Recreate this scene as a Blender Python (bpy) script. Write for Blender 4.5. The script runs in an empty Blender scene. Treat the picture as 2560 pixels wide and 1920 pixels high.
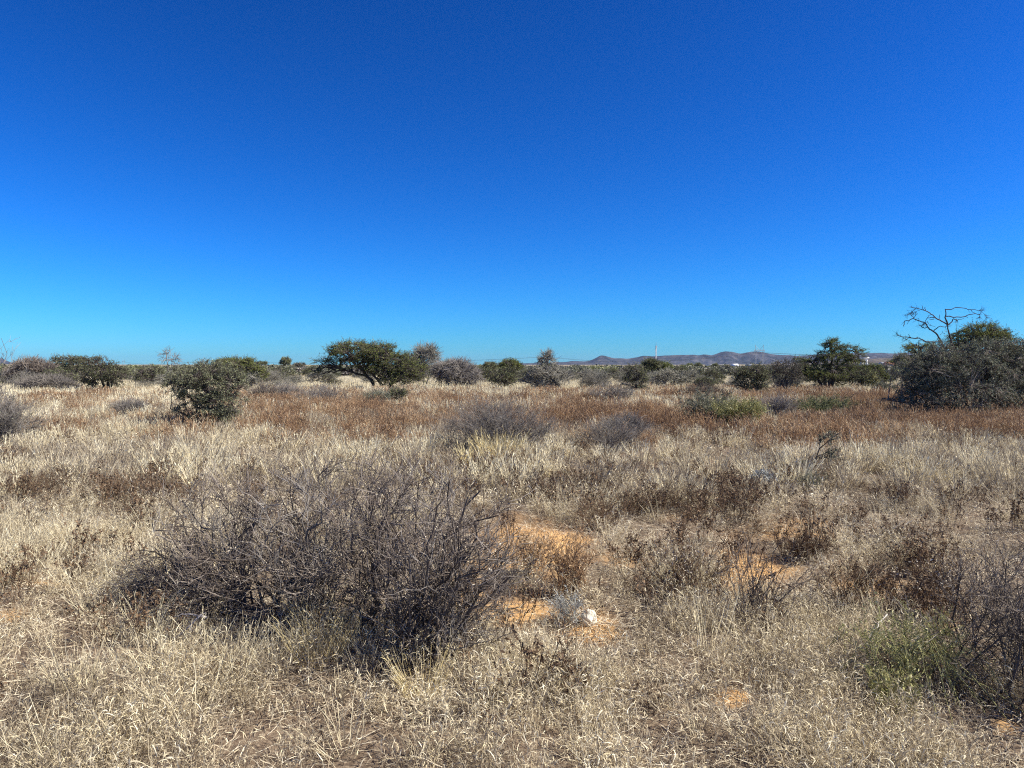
import bpy, math, random
import numpy as np
from mathutils import Vector, Matrix

S = bpy.context.scene
C = S.collection
RAD = math.radians

# ------------------------------------------------------------------ camera
H = 1.65            # eye height (m)
F = 1848.0          # focal length in photo pixels (2560 wide)
HOR = 918.0         # row of the true horizon
camd = bpy.data.cameras.new('camera')
cam = bpy.data.objects.new('camera', camd)
C.objects.link(cam)
camd.sensor_width = 36.0
camd.lens = 36.0 * F / 2560.0
camd.clip_start = 0.05
camd.clip_end = 60000
cam.location = (0, 0, H)
cam.rotation_euler = (RAD(90) - math.atan((960 - HOR) / F), 0, 0)
S.camera = cam

# ------------------------------------------------------------------ sky + sun
SUN_AZ, SUN_EL = RAD(101), RAD(45)      # clockwise from the view direction; above the horizon
world = bpy.data.worlds.new('World')
S.world = world
world.use_nodes = True
wn = world.node_tree
bg = wn.nodes['Background']
sk = wn.nodes.new('ShaderNodeTexSky')
sk.sky_type = 'NISHITA'
sk.sun_disc = False
sk.sun_elevation = SUN_EL
sk.sun_rotation = SUN_AZ
sk.altitude = 0
sk.air_density = 1.0
sk.dust_density = 0.1
sk.ozone_density = 10.0
# the phone's rendering of the sky: one tone curve per channel, the same over the whole sky
sep = wn.nodes.new('ShaderNodeSeparateColor')
com = wn.nodes.new('ShaderNodeCombineColor')
wn.links.new(sk.outputs[0], sep.inputs[0])
for ch, (po, mu) in enumerate(((2.0, .0090), (1.6, .0405), (1.6, .055))):
    p_ = wn.nodes.new('ShaderNodeMath'); p_.operation = 'POWER'; p_.inputs[1].default_value = po
    m_ = wn.nodes.new('ShaderNodeMath'); m_.operation = 'MULTIPLY'; m_.inputs[1].default_value = mu * 10
    wn.links.new(sep.outputs[ch], p_.inputs[0]); wn.links.new(p_.outputs[0], m_.inputs[0]); wn.links.new(m_.outputs[0], com.inputs[ch])
wn.links.new(com.outputs[0], bg.inputs[0])
bg.inputs[1].default_value = 0.0523

sund = bpy.data.lights.new('sun', 'SUN')
sund.energy = 5.0
sund.angle = RAD(0.53)
sund.color = (1.0, 0.94, 0.81)
sun = bpy.data.objects.new('sun', sund)
C.objects.link(sun)
sdir = Vector((math.sin(SUN_AZ) * math.cos(SUN_EL), math.cos(SUN_AZ) * math.cos(SUN_EL), math.sin(SUN_EL)))
sun.rotation_euler = sdir.to_track_quat('Z', 'Y').to_euler()

vs = S.view_settings
vs.view_transform = 'Standard'
vs.look = 'None'
vs.exposure = 0.92
vs.gamma = 1.0
S.cycles.use_denoising = False
S.cycles.max_bounces = 5
S.cycles.diffuse_bounces = 3
S.cycles.transmission_bounces = 3
S.cycles.volume_bounces = 0
S.cycles.pixel_filter_type = 'BLACKMAN_HARRIS'
S.cycles.filter_width = 1.15

# ------------------------------------------------------------------ numeric helpers
rng = np.random.default_rng(11)

def nrm(v):
    return v / (np.linalg.norm(v, axis=-1, keepdims=True) + 1e-12)

def _hash(ix, iy, s):
    n = (ix * 374761393 + iy * 668265263 + s * 1442695041) & 0xFFFFFFFF
    n = ((n ^ (n >> 13)) * 1274126177) & 0xFFFFFFFF
    return ((n ^ (n >> 16)) & 0xFFFFFF) / float(0xFFFFFF)

def vnoise(x, y, s=0):
    x = np.asarray(x, float); y = np.asarray(y, float)
    ix = np.floor(x).astype(np.int64); iy = np.floor(y).astype(np.int64)
    fx = x - ix; fy = y - iy
    fx = fx * fx * (3 - 2 * fx); fy = fy * fy * (3 - 2 * fy)
    a = _hash(ix, iy, s); b = _hash(ix + 1, iy, s); c = _hash(ix, iy + 1, s); d = _hash(ix + 1, iy + 1, s)
    return (a * (1 - fx) + b * fx) * (1 - fy) + (c * (1 - fx) + d * fx) * fy

def fbm(x, y, s=0, o=4):
    v = 0; a = 0.5; t = 0
    for i in range(o):
        v = v + a * vnoise(x * 2 ** i, y * 2 ** i, s + i * 17); t += a; a *= 0.5
    return v / t

def sstep(a, b, x):
    t = np.clip((np.asarray(x, float) - a) / (b - a), 0, 1)
    return t * t * (3 - 2 * t)

def px_of(X, Y, Z=0.0):
    """photo pixel of a world point"""
    Yc = np.maximum(Y, 0.3)
    return 1280 + X / Yc * F, HOR + (H - Z) / Yc * F

def gauss(px, py, cx, cy, rx, ry):
    return np.exp(-(((px - cx) / rx) ** 2 + ((py - cy) / ry) ** 2))

SAND = [(1350, 1375, 125, 58, 1.5), (1290, 1530, 110, 28, 1.05), (1480, 1565, 70, 34, .95), (1880, 1425, 120, 50, .95),
        (1990, 1330, 180, 26, 0.6), (1560, 1395, 100, 26, 0.6), (1160, 1480, 50, 40, .9), (110, 1452, 90, 14, 0.8), (20, 1540, 60, 18, 0.9),
        (1835, 1745, 50, 26, 1.2), (520, 1672, 60, 14, 0.7), (2180, 1462, 110, 22, 0.7), (2370, 1560, 55, 24, 0.7),
        (2040, 1310, 100, 16, 0.6), (2530, 1820, 30, 20, 0.7), (100, 1815, 50, 14, 0.6), (2290, 1350, 90, 16, 0.5),
        (1700, 1300, 60, 14, 0.5), (1180, 1410, 60, 20, 0.7)]

def sandmask(X, Y):
    px, py = px_of(X, Y)
    m = np.zeros_like(px)
    for cx, cy, rx, ry, a in SAND:
        m = np.maximum(m, a * gauss(px, py, cx, cy, rx, ry))
    n = fbm(X * 2.6, Y * 2.6, 5, 3)
    front = (np.asarray(Y) > 1.5)
    return np.clip((m * 1.5 - 0.25) + (n - 0.5) * 0.9, 0, 1) * front * (m > 0.08)

def ground_z(X, Y):
    X = np.asarray(X, float); Y = np.asarray(Y, float)
    r = np.hypot(X, Y)
    near = 1 - sstep(30, 120, r)
    z = ((fbm(X * 0.35, Y * 0.35, 1, 3) - 0.5) * 0.16 + (fbm(X * 2.2, Y * 2.2, 3, 3) - 0.5) * 0.07) * near
    # low sand mound right of the big bush
    z = z + 0.13 * np.exp(-(((X - 0.28) / 0.34) ** 2 + ((Y - 6.75) / 0.5) ** 2))
    # far away the plain rises gently towards the foothills on the right
    z = z + 9.0 * sstep(450, 1500, Y) * sstep(0.2, 0.62, X / np.maximum(Y, 1)) 
    z = z + 14.0 * sstep(1200, 4000, r)
    return z

def gz(X, Y):
    return float(ground_z(np.array([X]), np.array([Y]))[0])

def at(px, py):
    """ground point seen at a photo pixel (flat-ground distance, then dropped on the relief)"""
    d = H * F / (py - HOR)
    X = (px - 1280) / F * d
    return X, d

# ------------------------------------------------------------------ geometry builders
class Geo:
    def __init__(self):
        self.v = []; self.q = []; self.m = []; self.r = []; self.n = 0; self.extra = {}
    def add(self, verts, quads, mat=0, rnd=0.5):
        verts = np.asarray(verts, float).reshape(-1, 3); quads = np.asarray(quads, np.int64).reshape(-1, 4)
        self.v.append(verts); self.q.append(quads + self.n)
        self.m.append(np.full(len(quads), mat, np.int32))
        r = np.broadcast_to(np.asarray(rnd, float), (len(verts),)) if np.ndim(rnd) == 0 else np.asarray(rnd, float).reshape(-1)
        self.r.append(r.copy()); self.n += len(verts)
        return self
    def mesh(self, name, mats):
        V = np.concatenate(self.v); Q = np.concatenate(self.q); M = np.concatenate(self.m); R = np.concatenate(self.r)
        return make_mesh(name, V, Q, M, R, mats)

def make_mesh(name, V, Q, M, R, mats, smooth=False, attrs=None):
    me = bpy.data.meshes.new(name)
    me.vertices.add(len(V)); me.vertices.foreach_set('co', np.ascontiguousarray(V, np.float32).ravel())
    tri = Q[:, 3] < 0 if len(Q) else np.zeros(0, bool)
    if tri.any():
        loops = []; starts = []; c = 0
        tot = np.where(tri, 3, 4)
        starts = np.concatenate([[0], np.cumsum(tot)[:-1]])
        flat = Q.ravel(); flat = flat[flat >= 0]
    else:
        flat = Q.ravel(); starts = np.arange(len(Q)) * 4
    me.loops.add(len(flat)); me.loops.foreach_set('vertex_index', flat.astype(np.int32))
    me.polygons.add(len(Q)); me.polygons.foreach_set('loop_start', starts.astype(np.int32))
    if len(Q):
        me.polygons.foreach_set('material_index', M.astype(np.int32))
        if smooth: me.polygons.foreach_set('use_smooth', np.ones(len(Q), bool))
    me.update(calc_edges=True)
    a = me.attributes.new('rnd', 'FLOAT', 'POINT'); a.data.foreach_set('value', R.astype(np.float32))
    for k, (t, arr) in (attrs or {}).items():
        a = me.attributes.new(k, t, 'POINT')
        a.data.foreach_set('vector' if t == 'FLOAT_VECTOR' else 'value', np.ascontiguousarray(arr).ravel())
    for m in mats: me.materials.append(m)
    me.validate()
    return me

def tubes(P, R, sides=3):
    """P (M,K,3) paths, R (M,K) radii -> verts, quads"""
    M, K, _ = P.shape
    T = np.empty_like(P)
    T[:, 1:-1] = P[:, 2:] - P[:, :-2]; T[:, 0] = P[:, 1] - P[:, 0]; T[:, -1] = P[:, -1] - P[:, -2]
    T = nrm(T)
    ref = nrm(np.stack([np.full(M, 0.31), np.full(M, 0.87), np.full(M, 0.22)], 1) + 0.05)[:, None]
    A = nrm(np.cross(T, ref)); B = np.cross(T, A)
    ang = np.arange(sides) * 2 * np.pi / sides
    V = P[:, :, None] + R[:, :, None, None] * (np.cos(ang)[None, None, :, None] * A[:, :, None] + np.sin(ang)[None, None, :, None] * B[:, :, None])
    base = (np.arange(M) * K * sides)[:, None, None] + (np.arange(K - 1) * sides)[None, :, None]
    s = np.arange(sides)[None, None, :]; s2 = (s + 1) % sides
    Q = np.stack([base + s, base + s2, base + sides + s2, base + sides + s], -1)
    return V.reshape(-1, 3), Q.reshape(-1, 4)

def ribbons(P, W, side):
    """P (M,K,3), W (M,K) full width, side (M,3) or (M,K,3)"""
    M, K, _ = P.shape
    if side.ndim == 2: side = side[:, None]
    V = np.stack([P - side * W[..., None] / 2, P + side * W[..., None] / 2], 2)
    base = (np.arange(M) * K * 2)[:, None] + (np.arange(K - 1) * 2)[None]
    Q = np.stack([base, base + 1, base + 3, base + 2], -1)
    return V.reshape(-1, 3), Q.reshape(-1, 4)

def rep(r, n):
    return np.repeat(np.asarray(r, float), n)

def turn(D, ang, g):
    """turn unit directions D (M,3) by ang about random azimuths"""
    p = nrm(np.cross(D, nrm(g.normal(size=D.shape))))
    ang = np.asarray(ang)
    if ang.ndim == 0: ang = np.full(len(D), float(ang))
    return nrm(D * np.cos(ang)[:, None] + p * np.sin(ang)[:, None])

def grow(P0, D, L, K, wig, bend, g):
    M = len(P0); P = np.empty((M, K, 3)); P[:, 0] = P0; d = D.copy()
    st = (np.asarray(L) / (K - 1)) * np.ones(M)
    for k in range(1, K):
        P[:, k] = P[:, k - 1] + d * st[:, None]
        d = nrm(d + g.normal(size=(M, 3)) * wig + np.asarray(bend))
    return P

def curl_paths(P0, D, L, K, total, g, axis=None):
    """paths bending steadily by `total` radians in one plane each"""
    M = len(P0)
    if axis is None: axis = nrm(np.cross(D, nrm(g.normal(size=D.shape))))
    P = np.empty((M, K, 3)); P[:, 0] = P0; d = D.copy()
    a = (np.asarray(total) * np.ones(M) / (K - 1))[:, None]
    st = (np.asarray(L) * np.ones(M) / (K - 1))[:, None]
    for k in range(1, K):
        P[:, k] = P[:, k - 1] + d * st
        d = nrm(d * np.cos(a) + np.cross(axis, d) * np.sin(a))
    return P, axis

def bez(A, B, Cc, K):
    t = np.linspace(0, 1, K)[None, :, None]
    return (1 - t) ** 2 * A[:, None] + 2 * t * (1 - t) * B[:, None] + t ** 2 * Cc[:, None]

def on_paths(P, n, lo, hi, g):
    """n random points on paths between fractions lo..hi -> pos, tangent, path index, fraction"""
    M, K, _ = P.shape
    i = g.integers(0, M, n); f = lo + (hi - lo) * g.random(n); x = f * (K - 1)
    k = np.minimum(x.astype(int), K - 2); t = (x - k)[:, None]
    A = P[i, k]; B = P[i, k + 1]
    return A * (1 - t) + B * t, nrm(B - A), i, f

# ------------------------------------------------------------------ materials
def nodes(m):
    m.use_nodes = True
    nt = m.node_tree; nt.nodes.clear()
    return nt, nt.nodes, nt.links

def organic(name, cols, transl=0.0, objvar=0.25, rough=0.85, patch=0.0, spec=0.25):
    """colour picked by the per-piece 'rnd' attribute, varied per object/instance"""
    m = bpy.data.materials.new(name)
    nt, N, L = nodes(m)
    out = N.new('ShaderNodeOutputMaterial')
    at_ = N.new('ShaderNodeAttribute'); at_.attribute_name = 'rnd'
    ramp = N.new('ShaderNodeValToRGB')
    els = ramp.color_ramp.elements
    for i, c in enumerate(cols):
        p = i / max(1, len(cols) - 1)
        e = els[i] if i < 2 else els.new(p)
        e.position = p
        e.color = (*c, 1)
    els_sorted = True
    oi = N.new('ShaderNodeObjectInfo')
    add = N.new('ShaderNodeMath'); add.operation = 'MULTIPLY_ADD'
    add.inputs[1].default_value = objvar; add.inputs[2].default_value = -objvar / 2
    L.new(oi.outputs['Random'], add.inputs[0])
    fac = N.new('ShaderNodeMath'); fac.operation = 'ADD'; fac.use_clamp = True
    L.new(at_.outputs['Fac'], fac.inputs[0]); L.new(add.outputs[0], fac.inputs[1])
    last = fac
    if patch:
        geo = N.new('ShaderNodeNewGeometry')
        no = N.new('ShaderNodeTexNoise'); no.inputs['Scale'].default_value = 0.45; no.inputs['Detail'].default_value = 3
        L.new(geo.outputs['Position'], no.inputs['Vector'])
        ma = N.new('ShaderNodeMath'); ma.operation = 'MULTIPLY_ADD'; ma.inputs[1].default_value = patch * 2; ma.inputs[2].default_value = -patch
        L.new(no.outputs['Fac'], ma.inputs[0])
        f2 = N.new('ShaderNodeMath'); f2.operation = 'ADD'; f2.use_clamp = True
        L.new(fac.outputs[0], f2.inputs[0]); L.new(ma.outputs[0], f2.inputs[1]); last = f2
    L.new(last.outputs[0], ramp.inputs[0])
    bs = N.new('ShaderNodeBsdfPrincipled')
    bs.inputs['Roughness'].default_value = rough
    bs.inputs['Specular IOR Level'].default_value = spec
    L.new(ramp.outputs[0], bs.inputs['Base Color'])
    if transl:
        tr = N.new('ShaderNodeBsdfTranslucent'); L.new(ramp.outputs[0], tr.inputs['Color'])
        mx = N.new('ShaderNodeMixShader'); mx.inputs[0].default_value = transl
        L.new(bs.outputs[0], mx.inputs[1]); L.new(tr.outputs[0], mx.inputs[2]); L.new(mx.outputs[0], out.inputs[0])
    else:
        L.new(bs.outputs[0], out.inputs[0])
    return m

def plain(name, col, rough=0.7, metal=0.0, noise=0.0, nscale=4.0):
    m = bpy.data.materials.new(name)
    nt, N, L = nodes(m)
    out = N.new('ShaderNodeOutputMaterial'); bs = N.new('ShaderNodeBsdfPrincipled')
    bs.inputs['Base Color'].default_value = (*col, 1); bs.inputs['Roughness'].default_value = rough; bs.inputs['Metallic'].default_value = metal
    if noise:
        tc = N.new('ShaderNodeTexCoord'); no = N.new('ShaderNodeTexNoise'); no.inputs['Scale'].default_value = nscale; no.inputs['Detail'].default_value = 6
        L.new(tc.outputs['Object'], no.inputs['Vector'])
        mx = N.new('ShaderNodeMix'); mx.data_type = 'RGBA'
        mx.inputs[6].default_value = (*[c * (1 - noise) for c in col], 1); mx.inputs[7].default_value = (*[min(1, c * (1 + noise)) for c in col], 1)
        L.new(no.outputs['Fac'], mx.inputs[0]); L.new(mx.outputs[2], bs.inputs['Base Color'])
    L.new(bs.outputs[0], out.inputs[0])
    return m

M_STRAW = organic('pale_straw', [(.16, .12, .08), (.50, .42, .29), (.80, .69, .45), (.96, .88, .67)], 0.25, 0.5, patch=.3)
M_YEL = organic('yellow_grass', [(.24, .19, .12), (.52, .44, .29), (.74, .65, .43), (.92, .85, .62)], 0.25, 0.5, patch=.35)
M_GREYG = organic('grey_grass', [(.16, .125, .09), (.30, .245, .175), (.46, .40, .29)], 0.2, 0.5, patch=.3)
M_GOLD = organic('golden_grass', [(.50, .38, .17), (.66, .54, .27), (.74, .64, .38)], 0.25, 0.4)
M_RUST = organic('rust_stems', [(.11, .07, .045), (.215, .13, .078), (.34, .205, .108), (.45, .30, .165), (.62, .50, .34)], 0.15, 0.5, patch=.5)
M_BROWN = organic('brown_leaves', [(.05, .032, .022), (.12, .075, .045), (.22, .145, .085)], 0.1, 0.4)
M_LITTER = organic('grass_litter', [(.08, .06, .045), (.24, .18, .12), (.48, .40, .28), (.74, .66, .50)], 0.1, 0.5)
M_TWIG = organic('grey_twigs', [(.055, .045, .037), (.12, .103, .088), (.20, .178, .158), (.34, .31, .28)], 0, 0.25)
M_TWIG_D = organic('dark_twigs', [(.034, .025, .020), (.075, .058, .047), (.15, .12, .10), (.31, .265, .225)], 0, 0.25)
M_BARK = organic('acacia_bark', [(.03, .024, .02), (.06, .048, .042), (.10, .082, .075)], 0, 0.2)
M_DEAD = organic('dead_wood', [(.025, .018, .018), (.05, .038, .036), (.09, .07, .066)], 0, 0.2)
M_LEAF = organic('olive_leaves', [(.07, .078, .036), (.14, .155, .07), (.22, .235, .115), (.34, .34, .20)], 0.25, 0.25)
M_TWIG_BG = organic('olive_grey_twigs', [(.07, .062, .05), (.14, .128, .105), (.22, .205, .17), (.34, .32, .27)], 0, 0.3)
M_LEAF_O = organic('greyish_olive_leaves', [(.10, .108, .058), (.20, .21, .115), (.31, .32, .19), (.44, .44, .30)], 0.25, 0.1)
M_LEAF_T = organic('dusty_grey_leaves', [(.06, .066, .044), (.125, .138, .09), (.21, .225, .15), (.36, .37, .28)], 0.1, 0.1)
M_LEAF_G = organic('green_acacia_leaves', [(.06, .078, .02), (.13, .16, .04), (.22, .25, .07), (.35, .34, .13)], 0.3, 0.25)
M_LEAF_GREY = organic('grey_green_leaves', [(.06, .064, .042), (.12, .125, .08), (.21, .21, .145), (.34, .33, .25)], 0.1, 0.25)
M_LEAF_Y = organic('yellow_green_leaves', [(.18, .16, .07), (.30, .29, .11), (.42, .41, .18), (.56, .53, .32)], 0.25, 0.3)
M_SILVER = organic('silver_leaves', [(.20, .205, .19), (.36, .365, .34), (.52, .53, .50)], 0.1, 0.2)
M_BLOOM = organic('small_dry_leaves', [(.20, .16, .12), (.42, .36, .28), (.62, .56, .45)], 0.1, 0.3)

# ------------------------------------------------------------------ object helpers
def link(name, me, parent=None, loc=None):
    o = bpy.data.objects.new(name, me)
    C.objects.link(o)
    if parent: o.parent = parent
    if loc is not None: o.location = loc
    return o

def tag(o, label, cat, group=None):
    o['label'] = label; o['category'] = cat
    if group: o['group'] = group
    return o

def thing(name, label, cat, loc, group=None, rz=0.0):
    o = bpy.data.objects.new(name, None); C.objects.link(o)
    o.empty_display_size = 0.3
    o.location = loc; o.rotation_euler = (0, 0, rz)
    return tag(o, label, cat, group)

def copy_thing(src, loc, rz, sc, label=None, group=None):
    r = src.copy(); C.objects.link(r)
    r.location = loc; r.rotation_euler = (0, 0, rz); r.scale = sc
    if label: r['label'] = label
    if group: r['group'] = group
    for ch in KIDS[src.name]:
        c = ch.copy(); C.objects.link(c); c.parent = r
    return r
KIDS = {}

# ================================================================== GROUND
def polar_grid(radii, angs):
    rr, aa = np.meshgrid(radii, angs, indexing='ij')
    X = rr * np.sin(aa); Y = rr * np.cos(aa)
    nr, na = rr.shape
    i = np.arange(nr - 1)[:, None] * na; j = np.arange(na - 1)[None]
    Q = np.stack([i + j, i + na + j, i + na + j + 1, i + j + 1], -1).reshape(-1, 4)[:, ::-1]
    return X, Y, Q

radii = np.concatenate([[0.02], np.geomspace(0.6, 14, 190), np.geomspace(14.4, 11000, 130)])
fa = np.linspace(-RAD(44), RAD(44), 560)
angs = np.concatenate([np.linspace(-math.pi, -RAD(44), 110)[:-1], fa, np.linspace(RAD(44), math.pi, 110)[1:]])
gX, gY, gQ = polar_grid(radii, angs)
gZ = ground_z(gX, gY)
gV = np.stack([gX, gY, gZ], -1).reshape(-1, 3)
gS = sandmask(gX, gY).ravel()

def ground_mat():
    m = bpy.data.materials.new('sandy_soil')
    nt, N, L = nodes(m)
    out = N.new('ShaderNodeOutputMaterial'); bs = N.new('ShaderNodeBsdfPrincipled')
    bs.inputs['Roughness'].default_value = 0.95; bs.inputs['Specular IOR Level'].default_value = 0.1
    geo = N.new('ShaderNodeNewGeometry')
    def noise(s, d=6, r=0.6):
        n = N.new('ShaderNodeTexNoise'); n.inputs['Scale'].default_value = s; n.inputs['Detail'].default_value = d; n.inputs['Roughness'].default_value = r
        L.new(geo.outputs['Position'], n.inputs['Vector']); return n.outputs['Fac']
    def ramp(f, stops):
        r = N.new('ShaderNodeValToRGB'); e = r.color_ramp.elements
        for i, (p, c) in enumerate(stops):
            q = e[i] if i < 2 else e.new(p)
            q.position = p; q.color = (*c, 1)
        L.new(f, r.inputs[0]); return r.outputs[0]
    def mix(f, a, b):
        x = N.new('ShaderNodeMix'); x.data_type = 'RGBA'
        if isinstance(f, float): x.inputs[0].default_value = f
        else: L.new(f, x.inputs[0])
        L.new(a, x.inputs[6]); L.new(b, x.inputs[7]); return x.outputs[2]
    litter = ramp(noise(38, 8, .75), [(.30, (.05, .035, .026)), (.48, (.14, .10, .07)), (.66, (.34, .27, .19))])
    sand = ramp(noise(14, 8, .7), [(.25, (.34, .185, .08)), (.5, (.55, .33, .14)), (.8, (.70, .45, .21))])
    sa = N.new('ShaderNodeAttribute'); sa.attribute_name = 'sand'
    near = mix(sa.outputs['Fac'], litter, sand)
    far = ramp(noise(0.02, 8, .62), [(.30, (.12, .095, .06)), (.45, (.20, .16, .095)), (.58, (.34, .28, .17)), (.72, (.17, .15, .10))])
    ln = N.new('ShaderNodeVectorMath'); ln.operation = 'LENGTH'; L.new(geo.outputs['Position'], ln.inputs[0])
    mr = N.new('ShaderNodeMapRange'); mr.inputs[1].default_value = 40; mr.inputs[2].default_value = 160
    L.new(ln.outputs['Value'], mr.inputs[0])
    col = mix(mr.outputs[0], near, far)
    L.new(col, bs.inputs['Base Color'])
    bp = N.new('ShaderNodeBump'); bp.inputs['Strength'].default_value = 0.6; bp.inputs['Distance'].default_value = 0.02
    L.new(noise(30, 8, .7), bp.inputs['Height']); L.new(bp.outputs[0], bs.inputs['Normal'])
    L.new(bs.outputs[0], out.inputs[0])
    return m

ground = link('ground', make_mesh('ground', gV, gQ, np.zeros(len(gQ)), np.full(len(gV), .5), [ground_mat()], smooth=True, attrs={'sand': ('FLOAT', gS.astype(np.float32))}))
ground['kind'] = 'structure'

# ================================================================== HILLS
def hill_mat(name, a, b, c, scale):
    m = bpy.data.materials.new(name)
    nt, N, L = nodes(m)
    out = N.new('ShaderNodeOutputMaterial'); bs = N.new('ShaderNodeBsdfPrincipled'); bs.inputs['Roughness'].default_value = .95
    bs.inputs['Specular IOR Level'].default_value = 0.05
    geo = N.new('ShaderNodeNewGeometry')
    n = N.new('ShaderNodeTexNoise'); n.inputs['Scale'].default_value = scale; n.inputs['Detail'].default_value = 9; n.inputs['Roughness'].default_value = .68
    L.new(geo.outputs['Position'], n.inputs['Vector'])
    r = N.new('ShaderNodeValToRGB'); e = r.color_ramp.elements
    e[0].position = .34; e[0].color = (*a, 1); e[1].position = .5; e[1].color = (*b, 1)
    q = e.new(.66); q.color = (*c, 1)
    L.new(n.outputs['Fac'], r.inputs[0]); L.new(r.outputs[0], bs.inputs['Base Color']); L.new(bs.outputs[0], out.inputs[0])
    return m

def hill_range(name, prof, D, depth, mat, gully=0.35, seed=0, base_py=916, n_az=520, n_d=60):
    """terrain strip: crest line read from the photo (px,py) at distance D, real slopes front and back"""
    pxs = np.array([p[0] for p in prof], float); pys = np.array([p[1] for p in prof], float)
    u = np.linspace(pxs[0], pxs[-1], n_az)
    crest = np.interp(u, pxs, pys)
    k = np.exp(-np.linspace(-2, 2, 9) ** 2); k /= k.sum()
    crest = np.convolve(np.pad(crest, 4, 'edge'), k, 'valid')
    hc = H + (HOR - crest) / F * D
    t = np.linspace(-1, 1, n_d)
    U, T = np.meshgrid(u, t, indexing='ij')
    Dd = D + T * depth
    X = (U - 1280) / F * Dd; Y = Dd
    shape = np.where(T < 0, (1 + T) ** 1.3, (1 - T) ** 1.2)
    n1 = fbm(X / depth * 3.4, Y / depth * 1.7, seed, 5)
    n2 = fbm(X / depth * 16, Y / depth * 7, seed + 9, 4)
    g = (1 - np.abs(2 * n1 - 1)) * .6 + n2 * .4
    edge = sstep(0, 0.04, (U - u[0]) / (u[-1] - u[0])) * sstep(0, 0.04, (u[-1] - U) / (u[-1] - u[0]))
    rel = 1 - gully * (1 - g) * (4 * shape * (1 - shape)) * 1.8
    base = ground_z(X, Y)
    Z = base - 3 + (hc[:, None] - base + 3) * shape * rel * (0.15 + 0.85 * edge)
    V = np.stack([X, Y, Z], -1).reshape(-1, 3)
    i = np.arange(n_az - 1)[:, None] * n_d; j = np.arange(n_d - 1)[None]
    Q = np.stack([i + j, i + n_d + j, i + n_d + j + 1, i + j + 1], -1).reshape(-1, 4)
    o = link(name, make_mesh(name, V, Q, np.zeros(len(Q)), np.full(len(V), .5), [mat], smooth=True))
    o['kind'] = 'structure'
    return o

hm = hill_mat('hill_rock', (.014, .018, .020), (.050, .050, .055), (.11, .10, .10), 0.013)
hm2 = hill_mat('foothill_scrub', (.035, .034, .026), (.09, .072, .052), (.24, .19, .13), 0.03)
hill_range('hills', [(1240, 912), (1300, 908), (1340, 907.5), (1382, 906), (1388, 903), (1402, 905), (1418, 904), (1428, 901.5), (1446, 902), (1462, 903), (1478, 900),
                     (1492, 893), (1500, 887.5), (1506, 886.5), (1518, 889), (1534, 894.5), (1552, 894), (1570, 896), (1580, 893), (1592, 892), (1602, 888), (1609, 886.5), (1622, 888),
                     (1640, 889), (1652, 887.5), (1664, 886), (1700, 885), (1736, 885), (1744, 888), (1756, 884.5), (1766, 885), (1778, 887), (1790, 883), (1804, 878),
                     (1816, 876), (1828, 877), (1840, 880), (1852, 882.5), (1864, 880), (1880, 876.5), (1892, 875.5), (1905, 878), (1925, 882), (1945, 884.5), (1975, 886), (1990, 888),
                     (2020, 886), (2060, 882), (2110, 880), (2160, 881), (2200, 880), (2240, 881), (2260, 879), (2300, 879), (2360, 876), (2430, 874), (2490, 868), (2540, 863), (2600, 864), (2680, 872), (2760, 890)],
           5200, 900, hm, gully=1.0, seed=40)
hill_range('foothills', [(1880, 912), (1960, 908), (2040, 905), (2120, 900), (2190, 895.5), (2250, 893), (2300, 893), (2360, 890), (2420, 888), (2500, 884), (2580, 882), (2680, 886), (2760, 900)],
           2600, 900, hm2, gully=.5, seed=77)
hill_range('hills', [(-420, 900), (-260, 884), (-160, 880), (-80, 886), (-20, 892.5), (6, 895), (20, 902), (40, 910), (70, 914)], 5200, 1200, hm, gully=.5, seed=61, n_az=200, n_d=40)

# ================================================================== HAZE
def box_mesh(name, x0, x1, y0, y1, z0, z1, mats):
    V = np.array([(x, y, z) for x in (x0, x1) for y in (y0, y1) for z in (z0, z1)], float)
    Q = np.array([(0, 1, 3, 2), (4, 6, 7, 5), (0, 4, 5, 1), (2, 3, 7, 6), (0, 2, 6, 4), (1, 5, 7, 3)])
    return make_mesh(name, V, Q, np.zeros(6), np.full(8, .5), mats)
hz = bpy.data.materials.new('haze_air')
nt, N, L = nodes(hz)
o_ = N.new('ShaderNodeOutputMaterial'); pv = N.new('ShaderNodeVolumePrincipled')
pv.inputs['Color'].default_value = (.42, .62, 1.0, 1); pv.inputs['Density'].default_value = 3.4e-5; pv.inputs['Anisotropy'].default_value = 0.22
L.new(pv.outputs[0], o_.inputs['Volume'])
HAZE = link('haze', box_mesh('haze', -11900, 11900, -11800, 11900, -4, 172, [hz]))
HAZE['kind'] = 'stuff'

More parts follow.
